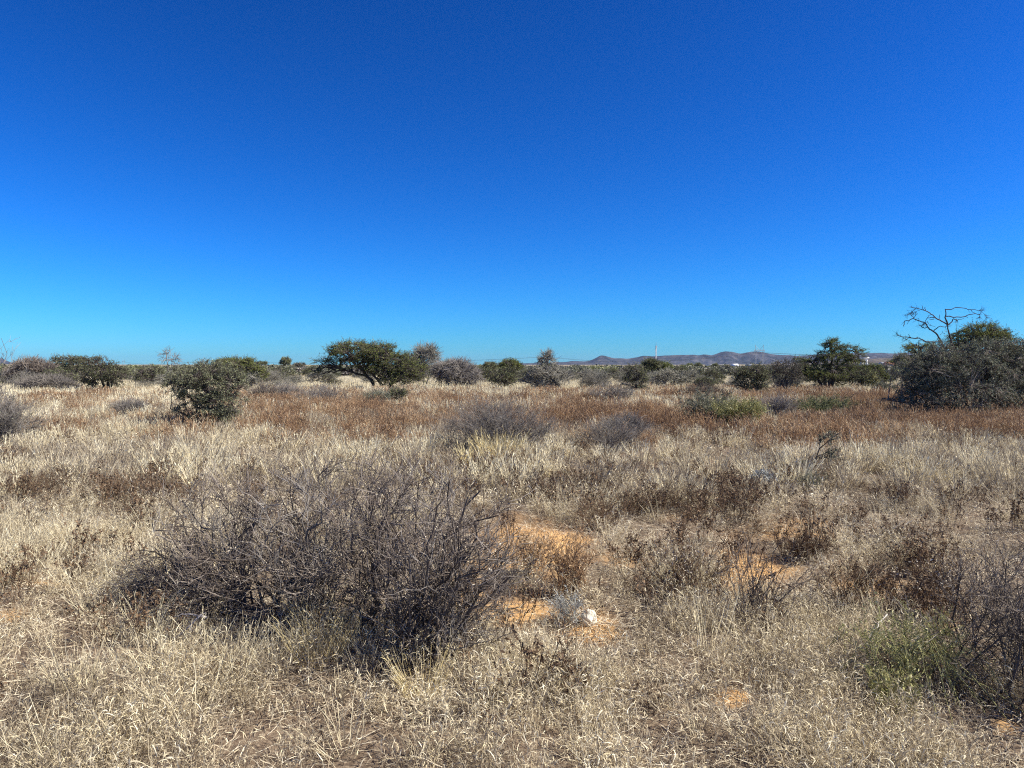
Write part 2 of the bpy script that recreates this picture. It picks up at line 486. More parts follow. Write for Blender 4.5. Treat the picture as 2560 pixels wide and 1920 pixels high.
# ================================================================== PLANTS
def fan_plant(g, X0, Y0, rx, ry, h, n_main, n2, n3, r0=.008, base_r=.15, K=7, zmin=.15, wig=.10, tip_pts=None, len2=.35, len3=.15, r2=.5, up=.06,
              spread2=.55, leaves=0, leaf=.012, K2=5, lvl4=0, sides0=4):
    """a shrub of stems fanning from the ground. Returns one list of (kind, V, Q, rnd) per main stem. Local metres."""
    if tip_pts is None:
        u = g.random(n_main); az = g.random(n_main) * 2 * np.pi
        rad = np.sqrt(u) * .98
        tx = rad * np.cos(az) * rx; ty = rad * np.sin(az) * ry
        tz = h * (zmin + (1 - zmin) * np.sqrt(np.clip(1 - rad ** 2, 0, 1))) * (0.75 + .3 * g.random(n_main))
        tips = np.stack([tx, ty, tz], 1)
    else:
        tips = tip_pts; n_main = len(tips)
    b0 = np.stack([g.normal(size=n_main) * base_r, g.normal(size=n_main) * base_r, np.full(n_main, -.03)], 1)
    b0[:, 0] += tips[:, 0] * .12; b0[:, 1] += tips[:, 1] * .12
    mid = b0 * .5 + tips * .5; mid[:, 2] += np.abs(tips[:, 2]) * .10; mid[:, :2] -= (tips[:, :2] - b0[:, :2]) * .14
    P1 = bez(b0, mid, tips, K)
    L1 = np.linalg.norm(tips - b0, axis=1)
    j = g.normal(size=P1.shape) * (L1 * wig * .28)[:, None, None]; j[:, 0] = 0
    P1 = P1 + j
    R1 = r0 * np.linspace(1, .35, K)[None] * (.6 + .7 * g.random(n_main))[:, None]
    out = []
    for i in range(n_main):
        G = []
        V, Q = tubes(P1[i:i + 1], R1[i:i + 1], sides0); G.append((0, V, Q, np.full(len(V), .25 + .45 * g.random())))
        m = max(2, int(n2 * (.6 + .8 * g.random())))
        p, t, _, f = on_paths(P1[i:i + 1], m, .18, 1.0, g)
        d = turn(t, spread2 * (.5 + g.random(m)), g)
        P2 = grow(p, d, len2 * (1.15 - .6 * f) * (.5 + g.random(m)), K2, .16, (0, 0, up), g)
        P2[..., 2] = np.maximum(P2[..., 2], .01)
        R2 = (r0 * r2 * (1 - .45 * f))[:, None] * np.linspace(1, .45, K2)[None]
        V, Q = tubes(P2, R2, 3); G.append((0, V, Q, rep(.2 + .6 * g.random(m), K2 * 3)))
        if n3:
            m3 = m * n3
            p, t, _, f = on_paths(P2, m3, .1, 1.0, g)
            d = turn(t, .7 * (.5 + g.random(m3)), g)
            P3 = grow(p, d, len3 * (.5 + g.random(m3)), 4, .2, (0, 0, up), g)
            P3[..., 2] = np.maximum(P3[..., 2], .01)
            R3 = np.full((m3, 1), r0 * r2 * .55) * np.linspace(1, .5, 4)[None]
            V, Q = tubes(P3, R3, 3); G.append((0, V, Q, rep(.3 + .7 * g.random(m3), 12)))
            if lvl4:
                m4 = m3 * lvl4
                p, t, _, f = on_paths(P3, m4, .2, 1.0, g)
                d = turn(t, 1.0 * (.5 + g.random(m4)), g)
                P4 = grow(p, d, len3 * .35 * (.5 + g.random(m4)), 3, .2, (0, 0, 0), g)
                R4 = np.full((m4, 1), r0 * r2 * .42) * np.linspace(1, .5, 3)[None]
                V, Q = tubes(P4, R4, 3); G.append((0, V, Q, rep(.3 + .7 * g.random(m4), 9)))
            if leaves:
                nl = int(m3 * leaves)
                p, t, _, f = on_paths(P3, nl, .1, 1.0, g)
                d = nrm(g.normal(size=(nl, 3)) + (0, 0, .3)); ll = leaf * (.6 + .8 * g.random(nl))
                PL = grow(p, d, ll, 3, .3, (0, 0, 0), g)
                sd = nrm(np.cross(d, nrm(g.normal(size=(nl, 3)))))
                W = (ll * .45)[:, None] * np.array([.4, 1, .3])[None]
                V, Q = ribbons(PL, W, sd); G.append((1, V, Q, rep(g.random(nl), 6)))
        out.append(G)
    return out

def flat_geo(stems):
    G = Geo(); Lf = Geo()
    for s in stems:
        for k, V, Q, r in s:
            (G if k == 0 else Lf).add(V, Q, 0, r)
    return G, (Lf if Lf.n else None)

def place_fan(name, label, cat, px, py, size, mat, leafmat=None, seed=0, group=None, split=False, d=None, part='branch', **kw):
    g = np.random.default_rng(seed)
    if d is None: X, Y = at(px, py)
    else: X, Y = (px - 1280) / F * d, d
    rx, ry, h = size
    st = fan_plant(g, X, Y, rx, ry, h, **kw)
    root = thing(name, label, cat, (X, Y, gz(X, Y)), group)
    if split:
        for s in st:
            G, Lf = flat_geo([s])
            b = link(part, G.mesh(part, [mat]), root)
            if Lf: link('dry_leaf_cluster', Lf.mesh('dry_leaf_cluster', [leafmat or mat]), b)['kind'] = 'stuff'
    else:
        cut = max(1, len(st) // 2)
        G, Lf = flat_geo(st)
        link('stem_cluster', G.mesh('stem_cluster', [mat]), root)['kind'] = 'stuff'
        if Lf: link('foliage', Lf.mesh('foliage', [leafmat or mat]), root)
    return root

def lobe_points(g, lobes, n, shell=.55, topbias=.25):
    """random points in ellipsoid lobes [(cx,cy,cz,rx,ry,rz)], biased to the shell and the top"""
    vol = np.array([l[3] * l[5] for l in lobes]); vol = vol / vol.sum()
    idx = g.choice(len(lobes), n, p=vol)
    Lb = np.array(lobes)[idx]
    d = nrm(g.normal(size=(n, 3)))
    d[:, 2] = np.where((d[:, 2] < 0) & (g.random(n) < topbias * 2), -d[:, 2], d[:, 2])
    r = (1 - shell) * g.random(n) ** (1 / 3) + shell * (1 - .35 * g.random(n) ** 2)
    ruf = .66 + .62 * vnoise(d[:, 0] * 2.6 + idx * 7, d[:, 2] * 2.6 + d[:, 1] * 2, 3)
    return Lb[:, :3] + d * Lb[:, 3:] * (r * ruf)[:, None], idx

def crown_plant(g, lobes, trunks, n_limb=5, n_clump=600, leaves=14, leaf=.05, spray=.35, r_trunk=.09, flat=.5, droop=0.0, bare=0.0, twig_r=.006, gaps=.0, aspect=.4, twigs=3, shell=.55, topbias=.25, rise=.15):
    """tree or shrub: given trunk paths + crown lobes in local metres -> (wood Geo, leaf Geo)"""
    W = Geo(); Lf = Geo()
    if bare < 1:
        n_clump = int(n_clump * .85); leaves = leaves * .8; leaf = leaf * .82; gaps = gaps + .07 if gaps else 0
    TP = []
    for tr in trunks:
        A = np.array(tr, float); K = 9
        s = np.linspace(0, len(A) - 1, K); i = np.minimum(s.astype(int), len(A) - 2); f = (s - i)[:, None]
        P = A[i] * (1 - f) + A[i + 1] * f
        jj = g.normal(size=P.shape) * r_trunk * .35; jj[0] = 0; P = P + jj
        TP.append(P)
        R = r_trunk * np.linspace(1.15, .5, K); R[0] *= 1.25
        V, Q = tubes(P[None], R[None], 6); W.add(V, Q, 0, g.random() * .6 + .2)
    TPa = np.concatenate([p[3:] for p in TP])
    # limbs into the lobes
    LP = []
    for l in lobes:
        tips, _ = lobe_points(g, [l], n_limb, .5)
        dd = np.linalg.norm(TPa[None] - tips[:, None], axis=2) + g.random((n_limb, len(TPa))) * .3 * np.linalg.norm(TPa.max(0) - TPa.min(0))
        st = TPa[dd.argmin(1)]
        mid = st * .5 + tips * .5; mid[:, 2] += np.linalg.norm(tips - st, axis=1) * rise * (g.random(n_limb) + .3)
        P = bez(st, mid, tips, 8); Ls = np.linalg.norm(tips - st, axis=1)
        j = g.normal(size=P.shape) * (Ls * .035)[:, None, None]; j[:, 0] = 0; P = P + j
        R = r_trunk * .5 * np.linspace(1, .28, 8)[None] * (.7 + .5 * g.random(n_limb))[:, None]
        V, Q = tubes(P, R, 5); W.add(V, Q, 0, rep(.2 + .6 * g.random(n_limb), 40)); LP.append(P)
    LPa = np.concatenate([p[:, 2:].reshape(-1, 3) for p in LP])
    pts, idx = lobe_points(g, lobes, n_clump, shell, topbias)
    if gaps:
        ext = np.array([l[3] for l in lobes]).mean()
        nz = fbm(pts[:, 0] / ext * 4.2 + pts[:, 1] / ext * 2.4, pts[:, 2] / ext * 8.0 + pts[:, 1] / ext * 1.1, int(g.integers(0, 99)), 2)
        keep = nz > gaps; pts = pts[keep]
    n = len(pts)
    st = np.empty_like(pts)
    for a in range(0, n, 500):
        q = pts[a:a + 500]; dd = np.linalg.norm(LPa[None] - q[:, None], axis=2); st[a:a + 500] = LPa[dd.argmin(1)]
    mid = (st + pts) / 2 + g.normal(size=pts.shape) * .05
    P = bez(st, mid, pts, 4); R = np.full((n, 1), twig_r * 1.8) * np.linspace(1, .6, 4)[None]
    V, Q = tubes(P, R, 3); W.add(V, Q, 0, rep(.4 + .6 * g.random(n), 12))
    # sprays
    cen = np.array([0, 0, LPa[:, 2].mean()])
    o = nrm(pts - st + 1e-3) + nrm(pts - cen) * .5; o[:, 2] = o[:, 2] * flat - droop
    o = nrm(o)
    m = n * twigs
    d = nrm(np.repeat(o, twigs, 0) + g.normal(size=(m, 3)) * .55 * np.array([1, 1, max(.35, flat)]))
    P2 = grow(np.repeat(pts, twigs, 0), d, spray * (.5 + .8 * g.random(m)), 4, .14, (0, 0, -droop * .3), g)
    R2 = np.full((m, 1), twig_r) * np.linspace(1, .5, 4)[None]
    V, Q = tubes(P2, R2, 3); W.add(V, Q, 0, rep(.4 + .6 * g.random(m), 12))
    if bare < 1:
        nl = int(m * leaves * (1 - bare))
        p, t, i, f = on_paths(P2, nl, .0, 1.05, g)
        p = p + g.normal(size=p.shape) * leaf * .5
        dl = nrm(t * .5 + g.normal(size=(nl, 3)) * .8); ll = leaf * (.6 + .8 * g.random(nl))
        PL = np.stack([p, p + dl * (ll * .5)[:, None], p + dl * ll[:, None]], 1)
        sd = nrm(np.cross(dl, nrm(g.normal(size=(nl, 3)) + (0, 0, 0))))
        Wd = (ll * aspect)[:, None] * np.array([.5, 1, .35])[None]
        V, Q = ribbons(PL, Wd, sd)
        cl = g.random(m)[i]
        Lf.add(V, Q, 0, rep(np.clip(.45 * cl + .55 * g.random(nl), 0, 1), 6))
    return W, (Lf if Lf.n else None)

def place_tree(name, label, cat, px, d, lobes, trunks, bark, leafm, seed, group=None, zmin=None, depth=.85, **kw):
    """lobes [(px,py,rx,ry[,dy])] and trunks [[(px,py[,dy])...]] measured on the photo, built at distance d"""
    g = np.random.default_rng(seed)
    X = (px - 1280) / F * d; Z = gz(X, d)
    s = d / F
    Lb = [((l[0] - px) * s, (l[4] if len(l) > 4 else 0), H - (l[1] - HOR) * s - Z, l[2] * s, l[2] * s * depth if len(l) < 6 else l[5], l[3] * s) for l in lobes]
    Tr = [[((p[0] - px) * s, (p[2] if len(p) > 2 else 0), H - (p[1] - HOR) * s - Z) for p in t] for t in trunks]
    for t in Tr: t[0] = (t[0][0], t[0][1], -.05)
    W, Lf = crown_plant(g, Lb, Tr, **kw)
    root = thing(name, label, cat, (X, d, Z), group)
    link('trunk', W.mesh('trunk', [bark]), root)
    if Lf: link('crown', Lf.mesh('crown', [leafm]), root)
    KIDS[root.name] = list(root.children)
    return root

def D(py):
    return H * F / (py - HOR)

# ---- the big leafless thorn bush in front ---------------------------------
def hero_bush():
    g = np.random.default_rng(5)
    X0, Y0 = at(860, 1590)
    root = thing('thorn_bush', 'large tangled leafless grey thorn bush filling the left foreground, left of the bare orange sand', 'bush', (X0, Y0, gz(X0, Y0)))
    clusters = [  # base px,py ; tips [(px,py,dy)]
        ((1065, 1645), [(1265, 1385, .1), (1240, 1330, .3), (1215, 1270, -.1), (1180, 1230, .2), (1140, 1205, .0), (1105, 1190, .3), (1060, 1215, -.2), (1020, 1195, .2),
                        (1275, 1450, -.1), (1250, 1500, .2), (1200, 1420, -.35), (1150, 1330, -.4), (1090, 1300, -.45), (1235, 1470, -.3), (1010, 1300, -.5), (1170, 1290, .5)]),
        ((960, 1580), [(930, 1140, .2), (985, 1175, .0), (900, 1185, .35), (1040, 1180, .4), (870, 1215, -.1), (960, 1250, -.3), (1000, 1350, -.5), (900, 1400, -.5), (840, 1330, -.4), (935, 1215, .1), (1070, 1240, .3)]),
        ((760, 1560), [(805, 1155, .2), (770, 1190, .1), (720, 1165, .3), (700, 1215, .0), (840, 1185, .4), (650, 1260, -.2), (740, 1330, -.45), (660, 1390, -.5), (800, 1270, -.3), (600, 1240, .4), (560, 1420, -.5), (820, 1430, -.6), (860, 1250, .1), (880, 1330, .2), (790, 1240, .3), (850, 1380, -.2), (900, 1480, -.3)]),
        ((620, 1530), [(630, 1185, .2), (590, 1200, .3), (540, 1245, .2), (490, 1235, .1), (450, 1300, .3), (410, 1270, .0), (470, 1400, -.2), (520, 1330, -.1), (380, 1460, -.1), (430, 1500, -.3), (500, 1470, -.5), (560, 1300, .3)]),
        ((520, 1500), [(345, 1365, .1), (365, 1300, .3), (400, 1400, .3), (375, 1480, .2), (390, 1560, -.2), (350, 1420, -.1), (360, 1530, .0), (440, 1350, .2)]),
    ]
    for bpx, tips in clusters:
        BX, BY = at(*bpx)
        T = []
        for tx, ty, dy in tips:
            d = BY + dy * 1.1
            T.append(((tx - 1280) / F * d - BX, dy * 1.1, H - (ty - HOR) / F * d - gz(BX, BY)))
        T = np.array(T); T[:, 2] = np.maximum(T[:, 2], .15)
        extra = T[g.integers(0, len(T), int(len(T) * .85))] * (.45 + .5 * g.random((int(len(T) * .85), 1))) + g.normal(size=(int(len(T) * .85), 3)) * .12
        extra[:, 2] = np.clip(np.abs(extra[:, 2]), .1, None)
        T = np.concatenate([T, extra])
        st = fan_plant(g, 0, 0, 0, 0, 0, len(T), 17, 4, r0=.011, base_r=.09, K=9, tip_pts=T, len2=.29, len3=.13, wig=.13, spread2=.62, up=.05, leaves=.45, leaf=.012, K2=6, r2=.36)
        for s in st:
            G, Lf = flat_geo([s])
            b = link('branch', G.mesh('branch', [M_TWIG_D if g.random() < .8 else M_TWIG]), root, (BX - X0, BY - Y0, 0))
            if Lf: link('dry_leaf_cluster', Lf.mesh('dry_leaf_cluster', [M_BLOOM]), b)['kind'] = 'stuff'
hero_bush()

# ---- other distinct shrubs --------------------------------------------------
place_fan('bare_bush', 'wide purple-grey leafless bush in the red grass, behind a golden grass tuft', 'bush', 1240, 1135, (1.15, .9, .98), M_TWIG, seed=21,
          n_main=110, n2=12, n3=3, r0=.008, base_r=.28, zmin=.3, len2=.36, len3=.18, wig=.06, spread2=.4, up=.05)
place_fan('low_shrub', 'low dark grey shrub to the right of the purple-grey bush', 'shrub', 1535, 1128, (.85, .7, .62), M_TWIG, seed=22,
          n_main=60, n2=10, n3=3, r0=.007, base_r=.3, zmin=.35, len2=.3, len3=.15, wig=.08, spread2=.4)
place_fan('bare_shrub', 'small dark shrub with thin bare stems fanning up over orange sand', 'shrub', 1880, 1575, (.28, .2, .62), M_TWIG_D, seed=23,
          n_main=30, n2=6, n3=2, r0=.0035, base_r=.06, zmin=.2, len2=.2, len3=.08, wig=.04, spread2=.35, up=.1, r2=.7, tip_pts=np.array([(x, y, z) for x, y, z in [(-.04, 0, .6), (.0, .1, .62), (.05, 0, .58), (.09, .1, .6), (.12, -.1, .55), (.18, .1, .52), (.25, 0, .5), (.3, .1, .45), (.36, 0, .4), (.4, .1, .3), (.3, -.1, .25), (-.1, 0, .5), (-.14, .1, .4), (.02, .15, .5), (.08, -.12, .5), (.15, .1, .6), (-.05, .1, .55), (.2, -.05, .45), (.42, 0, .22), (-.2, .05, .3)]]))
place_fan('thorn_shrub', 'dark tangled thorn shrub at the right edge beside the green broom bush', 'shrub', 2620, 1760, (.66, .5, .78), M_TWIG_D, M_BLOOM, seed=24, split=True,
          n_main=30, n2=14, n3=4, r0=.006, base_r=.22, zmin=.25, len2=.3, len3=.12, wig=.12, spread2=.65, leaves=.3, leaf=.012, lvl4=1)
place_fan('bare_bush', 'grey leafless bush at the left edge with drooping twigs over pale grass', 'bush', -10, 1120, (.95, .8, 1.05), M_TWIG, M_LEAF_GREY, seed=25,
          n_main=80, n2=14, n3=3, r0=.009, base_r=.25, zmin=.2, len2=.4, len3=.18, wig=.12, spread2=.6, leaves=.4, leaf=.03)
place_fan('tall_bare_shrub', 'tall thin leafless twigs with buds rising into the sky at the left edge', 'shrub', -35, 1075, (.45, .4, 2.55), M_TWIG, seed=26,
          n_main=9, n2=7, n3=2, r0=.012, base_r=.15, zmin=.4, len2=.55, len3=.2, wig=.15, spread2=.7, leaves=.6, leaf=.04, tip_pts=np.array([(.42, 0, 2.5), (.1, .2, 2.4), (.62, .1, 2.15), (.3, .3, 2.3), (-.3, 0, 2.3), (.75, 0, 1.7), (.95, .1, 1.45), (.5, -.2, 1.9)]))
place_fan('broom_bush', 'low bush of upright yellow-green stems in the lower right foreground', 'bush', 2275, 1725, (.33, .2, .40), M_LEAF_Y, M_LEAF_Y, seed=27, split=False,
          n_main=85, n2=5, n3=2, r0=.0026, base_r=.2, zmin=.6, len2=.12, len3=.05, wig=.03, spread2=.18, up=.3, leaves=2.2, leaf=.013, r2=.7)
place_fan('broom_bush', 'small low sprig of yellow-green stems in front of the green broom bush', 'bush', 2235, 1800, (.12, .1, .2), M_LEAF_Y, M_LEAF_Y, seed=28,
          n_main=18, n2=6, n3=2, r0=.0028, base_r=.06, zmin=.6, len2=.1, len3=.05, wig=.03, spread2=.3, up=.25, leaves=4, leaf=.016, r2=.7)
place_fan('silver_shrub', 'small round silvery-white cushion shrub in dry grass before the red grass', 'shrub', 1910, 1222, (.19, .19, .24), M_SILVER, M_SILVER, seed=29,
          n_main=60, n2=8, n3=2, r0=.004, base_r=.03, zmin=.3, len2=.09, len3=.05, wig=.06, spread2=.5, leaves=2, leaf=.025, r2=.8)
place_fan('silver_shrub', 'small silvery-grey shrub leaning over the left side of the white rock', 'shrub', 1415, 1560, (.16, .12, .2), M_SILVER, M_SILVER, seed=30,
          n_main=26, n2=6, n3=2, r0=.0028, base_r=.05, zmin=.3, len2=.09, len3=.05, wig=.06, spread2=.5, leaves=1.2, leaf=.012, r2=.8)
place_fan('grey_shrub', 'pale grey-green shrub just right of the thorny sapling in the grass', 'shrub', 2030, 1225, (.24, .2, .26), M_LEAF_GREY, M_LEAF_GREY, seed=31,
          n_main=30, n2=6, n3=2, r0=.004, base_r=.08, zmin=.3, len2=.12, len3=.06, wig=.06, leaves=2, leaf=.02)
for i, (px, py, rx, h, lab) in enumerate([(1430, 1492, .22, .5, 'clump of rust-red upright dry stems right of the orange sand, above the white rock'),
                                   (1340, 1440, .2, .3, 'low clump of thin rust-brown stems in front of the orange sand mound'),
                                   (2150, 1530, .3, .33, 'brown twiggy shrub on pale sand between the fanned shrub and the right edge'),
                                   (2330, 1545, .35, .35, 'dark brown twiggy shrub above the green broom bush'),
                                   (1500, 1330, .35, .3, 'dark brown leafy dead shrub behind the rust-red stems'),
                                   (90, 1262, .55, .42, 'round brown dead shrub in yellow grass at the left edge'),
                                   (320, 1258, .4, .32, 'brown seed-headed dead shrub between the left edge and the large thorn bush'),
                                   (1740, 1500, .35, .38, 'brown-grey twiggy shrub left of the fanned bare shrub'),
                                   (1640, 1290, .6, .35, 'wide brown dead shrub in the middle distance right of the orange sand'),
                                   (2010, 1400, .22, .2, 'small dark shrub added in place of a shaded hollow right of the fanned shrub')]):  # last entry is an added shrub, its dark twigs imitate a shaded hollow
    m = M_RUST if i in (0, 1) else M_BROWN
    place_fan('dry_shrub', lab, 'shrub', px, py, (rx, rx * .7, h), m, M_BLOOM if i in (3, 7) else m, seed=200 + i,
              n_main=34, n2=8, n3=2, r0=.0032, base_r=rx * .35, zmin=.45, len2=.14, len3=.07, wig=.06, spread2=.4, up=.14, leaves=1.2, leaf=.016, r2=.8)
# shrubs in the red grass band, photographed low and soft
for i, (px, py, rx, h, m, lab) in enumerate([
        (1770, 1062, 1.0, .95, M_LEAF_GREY, 'pale grey-green feathery shrub in the red grass, right of centre'),
        (1850, 1068, .75, .75, M_LEAF_Y, 'yellow-green bush in the red grass beside the pale feathery shrub'),
        (1940, 1050, .7, .75, M_TWIG, 'grey twiggy shrub right of the yellow-green bush'),
        (2070, 1040, 1.25, .6, M_LEAF, 'low dark olive shrub in the red grass left of the big right thicket'),
        (800, 1018, 1.3, .8, M_TWIG, 'mauve-grey leafless shrub left of the sapling below the big acacia'),
        (660, 1005, .9, .9, M_TWIG_D, 'dark leafless shrub right of the round olive tree'),
        (720, 1000, .8, .75, M_TWIG, 'second leafless shrub right of the round olive tree, next to the dark one'),
        (940, 1015, .6, .6, M_LEAF_GREY, 'grey-green low shrub left of the small dark sapling'),
        (1530, 1010, 1.2, .95, M_TWIG, 'grey-mauve bush at the far rim of the red grass, centre right'),
        (1760, 1000, 1.1, .8, M_TWIG_D, 'dark leafless bush at the far rim of the red grass before the two-stemmed green tree'),
        (1570, 1100, .5, .45, M_TWIG, 'small pale grey shrub in orange grass behind the low dark shrub'),
        (2210, 985, .8, .6, M_LEAF_GREY, 'pale grey-green bush by the left foot of the big right thicket'),
        (320, 1050, .5, .45, M_TWIG, 'small grey shrub in pale grass left of the round olive tree')]):
    lf = m if m in (M_LEAF_GREY, M_LEAF_Y, M_LEAF) else None
    place_fan('field_shrub', lab, 'shrub', px, py, (rx, rx * .8, h), m, lf, seed=300 + i,
              n_main=60, n2=9, n3=3, r0=.010, base_r=rx * .3, zmin=.35, len2=.35, len3=.16, wig=.08, spread2=.4, leaves=1.4 if lf else 0, leaf=.045, r2=.75)

# thorny sapling bending right, with wisps of green
def sapling():
    g = np.random.default_rng(9)
    X0, Y0 = at(1985, 1188)
    s = Y0 / F
    root = thing('thorny_sapling', 'dark curved thorny sapling with wisps of green leaning right above dry grass', 'sapling', (X0, Y0, gz(X0, Y0)))
    stem = [(1985, 1188), (2000, 1176), (2022, 1165), (2030, 1155), (2045, 1138), (2052, 1118), (2068, 1102), (2085, 1086), (2093, 1080)]
    P = np.array([((x - 1985) * s, .03 * math.sin(i * 1.7), (1188 - y) * s) for i, (x, y) in enumerate(stem)])
    G = Geo(); V, Q = tubes(P[None], (.016 * np.linspace(1, .25, 9))[None], 6); G.add(V, Q, 0, .3)
    subs = [[(2022, 1165), (2005, 1160), (1992, 1165), (1984, 1176)], [(2028, 1158), (2015, 1148), (2000, 1152), (1990, 1162)], [(2030, 1155), (2018, 1166), (2004, 1178), (1996, 1184)],
            [(2045, 1138), (2062, 1128), (2075, 1120), (2084, 1112)], [(2052, 1118), (2050, 1104), (2060, 1092), (2066, 1084)], [(2068, 1102), (2082, 1100), (2090, 1092), (2098, 1090)], [(2040, 1145), (2055, 1142), (2068, 1134), (2078, 1131)]]
    P2 = np.array([[((x - 1985) * s, .05 * (k % 3 - 1) * j, (1188 - y) * s) for j, (x, y) in enumerate(q)] for k, q in enumerate(subs)])
    V, Q = tubes(P2, np.full((len(subs), 1), .006) * np.linspace(1, .4, 4)[None], 4); G.add(V, Q, 0, .4)
    p, t, _, f = on_paths(P2, 120, .1, 1, g)
    P3 = grow(p, turn(t, .8 * np.ones(120), g), .12 * np.ones(120), 4, .2, (0, 0, 0), g)
    V, Q = tubes(P3, np.full((120, 1), .003) * np.ones((1, 4)), 3); G.add(V, Q, 0, .5)
    link('trunk', G.mesh('trunk', [M_BARK]), root)
    Lf = Geo(); p, t, _, f = on_paths(P3, 1500, 0, 1, g); dl = nrm(g.normal(size=(1500, 3)))
    PL = np.stack([p, p + dl * .012, p + dl * .024], 1); V, Q = ribbons(PL, np.full((1500, 1), .009) * np.array([.5, 1, .4])[None], nrm(np.cross(dl, g.normal(size=(1500, 3)))))
    Lf.add(V, Q, 0, rep(g.random(1500), 6)); link('crown', Lf.mesh('crown', [M_LEAF_GREY]), root)
sapling()

# ================================================================== TREES
place_tree('round_thorn_tree', 'round olive-green thorn tree with several dark stems standing in pale grass on the left', 'tree', 520, D(1078),
           [(520, 960, 88, 45), (470, 965, 55, 35), (575, 955, 45, 35), (520, 925, 55, 22), (545, 1005, 62, 30), (480, 1020, 50, 14), (525, 1035, 62, 20), (440, 955, 26, 18), (555, 1030, 35, 18), (500, 990, 45, 25)],
           [[(515, 1078), (508, 1040), (480, 1000)], [(522, 1078), (520, 1030), (512, 960)], [(528, 1078), (536, 1030), (560, 985)], [(510, 1078), (495, 1050), (450, 1030), (425, 1022)], [(532, 1078), (545, 1040), (580, 1010)]],
           M_BARK, M_LEAF_O, 41, n_limb=8, n_clump=2900, leaves=10, leaf=.031, spray=.15, r_trunk=.026, flat=.8, twig_r=.004, gaps=.36, aspect=.5, shell=.35)
place_tree('umbrella_acacia', 'broad flat-topped umbrella acacia standing alone left of centre', 'tree', 940, D(976),
           [(905, 884, 78, 24), (860, 888, 45, 20), (950, 893, 55, 24), (985, 908, 55, 26), (1010, 925, 45, 24), (900, 905, 55, 18), (815, 908, 24, 12), (800, 925, 9, 16), (985, 948, 52, 22), (880, 868, 45, 12), (955, 872, 35, 12), (1035, 945, 30, 22), (950, 930, 45, 18)],
           [[(937, 966), (930, 950), (910, 938), (880, 930), (850, 922)], [(960, 974), (950, 955), (930, 935), (900, 915)], [(965, 974), (985, 950), (1010, 930)], [(940, 966), (925, 945), (905, 925), (880, 905)]],
           M_BARK, M_LEAF_G, 42, n_limb=8, n_clump=2900, leaves=9, leaf=.075, spray=.55, r_trunk=.11, flat=.6, twig_r=.012, gaps=.36, aspect=.5, shell=.5, topbias=.35)
place_tree('bare_tree', 'tall leafless grey tree directly behind the right side of the umbrella acacia', 'tree', 1062, D(972),
           [(1062, 900, 34, 34), (1075, 885, 20, 22), (1045, 915, 25, 30)], [[(1058, 972), (1060, 940), (1062, 905)], [(1062, 972), (1075, 935), (1082, 900)]],
           M_TWIG_BG, None, 43, n_limb=10, n_clump=520, spray=.55, r_trunk=.06, flat=1.3, bare=1, twig_r=.013, twigs=5)
place_tree('bare_bush', 'round mauve-grey leafless bush to the right of the umbrella acacia', 'bush', 1140, D(975),
           [(1140, 935, 52, 28), (1115, 930, 32, 22), (1170, 940, 32, 28), (1140, 915, 30, 12)], [[(1140, 975), (1138, 950)], [(1155, 975), (1165, 950)], [(1125, 975), (1115, 950)]],
           M_TWIG, None, 44, n_limb=10, n_clump=1000, spray=.5, r_trunk=.05, flat=1.2, bare=1, twig_r=.012, twigs=5)
place_tree('dead_sapling', 'small dark thorny bush standing below the left end of the umbrella acacia', 'bush', 820, D(968),
           [(820, 950, 22, 14), (835, 958, 18, 10)], [[(822, 968), (820, 955)]], M_BARK, M_LEAF, 45, n_limb=6, n_clump=160, leaves=6, leaf=.06, spray=.3, r_trunk=.03, twig_r=.01)
place_tree('dark_sapling', 'dark green leaning bush in the red grass in front of the umbrella acacia', 'bush', 985, D(1012),
           [(990, 990, 24, 16), (975, 1000, 20, 10), (1002, 982, 12, 10)], [[(978, 1012), (988, 995), (1002, 980)], [(975, 1012), (970, 1000)]], M_BARK, M_LEAF, 46, n_limb=6, n_clump=240, leaves=7, leaf=.05, spray=.28, r_trunk=.025, twig_r=.007, gaps=.3)
place_tree('spire_tree', 'nearly bare grey thorn tree with a pointed lichen-green top in the centre distance', 'tree', 1368, D(982),
           [(1365, 940, 55, 26), (1368, 910, 24, 22), (1370, 893, 12, 16), (1335, 948, 30, 18), (1400, 945, 28, 22), (1370, 962, 40, 12)],
           [[(1365, 982), (1366, 940), (1370, 890)], [(1372, 982), (1360, 955), (1335, 940), (1310, 945)], [(1366, 982), (1385, 950), (1400, 930)], [(1368, 982), (1350, 950), (1340, 925)]],
           M_TWIG_BG, M_LEAF_GREY, 47, n_limb=8, n_clump=720, leaves=3, leaf=.05, spray=.42, r_trunk=.06, flat=1, bare=.4, twig_r=.012, twigs=4)
place_tree('thorn_tree', 'small grey-green thorn tree in the scrub below the radio mast', 'tree', 1590, D(985),
           [(1590, 935, 30, 26), (1588, 955, 32, 22), (1600, 970, 20, 14)], [[(1592, 985), (1590, 955), (1592, 930)], [(1594, 985), (1604, 960)]], M_BARK, M_LEAF, 48, n_limb=7, n_clump=600, leaves=7, leaf=.06, spray=.32, r_trunk=.045, twig_r=.009, gaps=.36)
place_tree('two_stem_tree', 'green thorn tree with several slender stems right of centre, before the hills', 'tree', 1880, D(992),
           [(1880, 935, 46, 22), (1862, 950, 30, 20), (1900, 955, 30, 26), (1880, 970, 42, 16), (1850, 985, 20, 8)],
           [[(1872, 990), (1868, 965), (1855, 945)], [(1875, 990), (1878, 960), (1885, 935)], [(1892, 990), (1895, 965), (1905, 945)], [(1890, 990), (1900, 975)]], M_BARK, M_LEAF, 49, n_limb=7, n_clump=1000, leaves=7, leaf=.06, spray=.34, r_trunk=.04, flat=.6, twig_r=.009, gaps=.38)
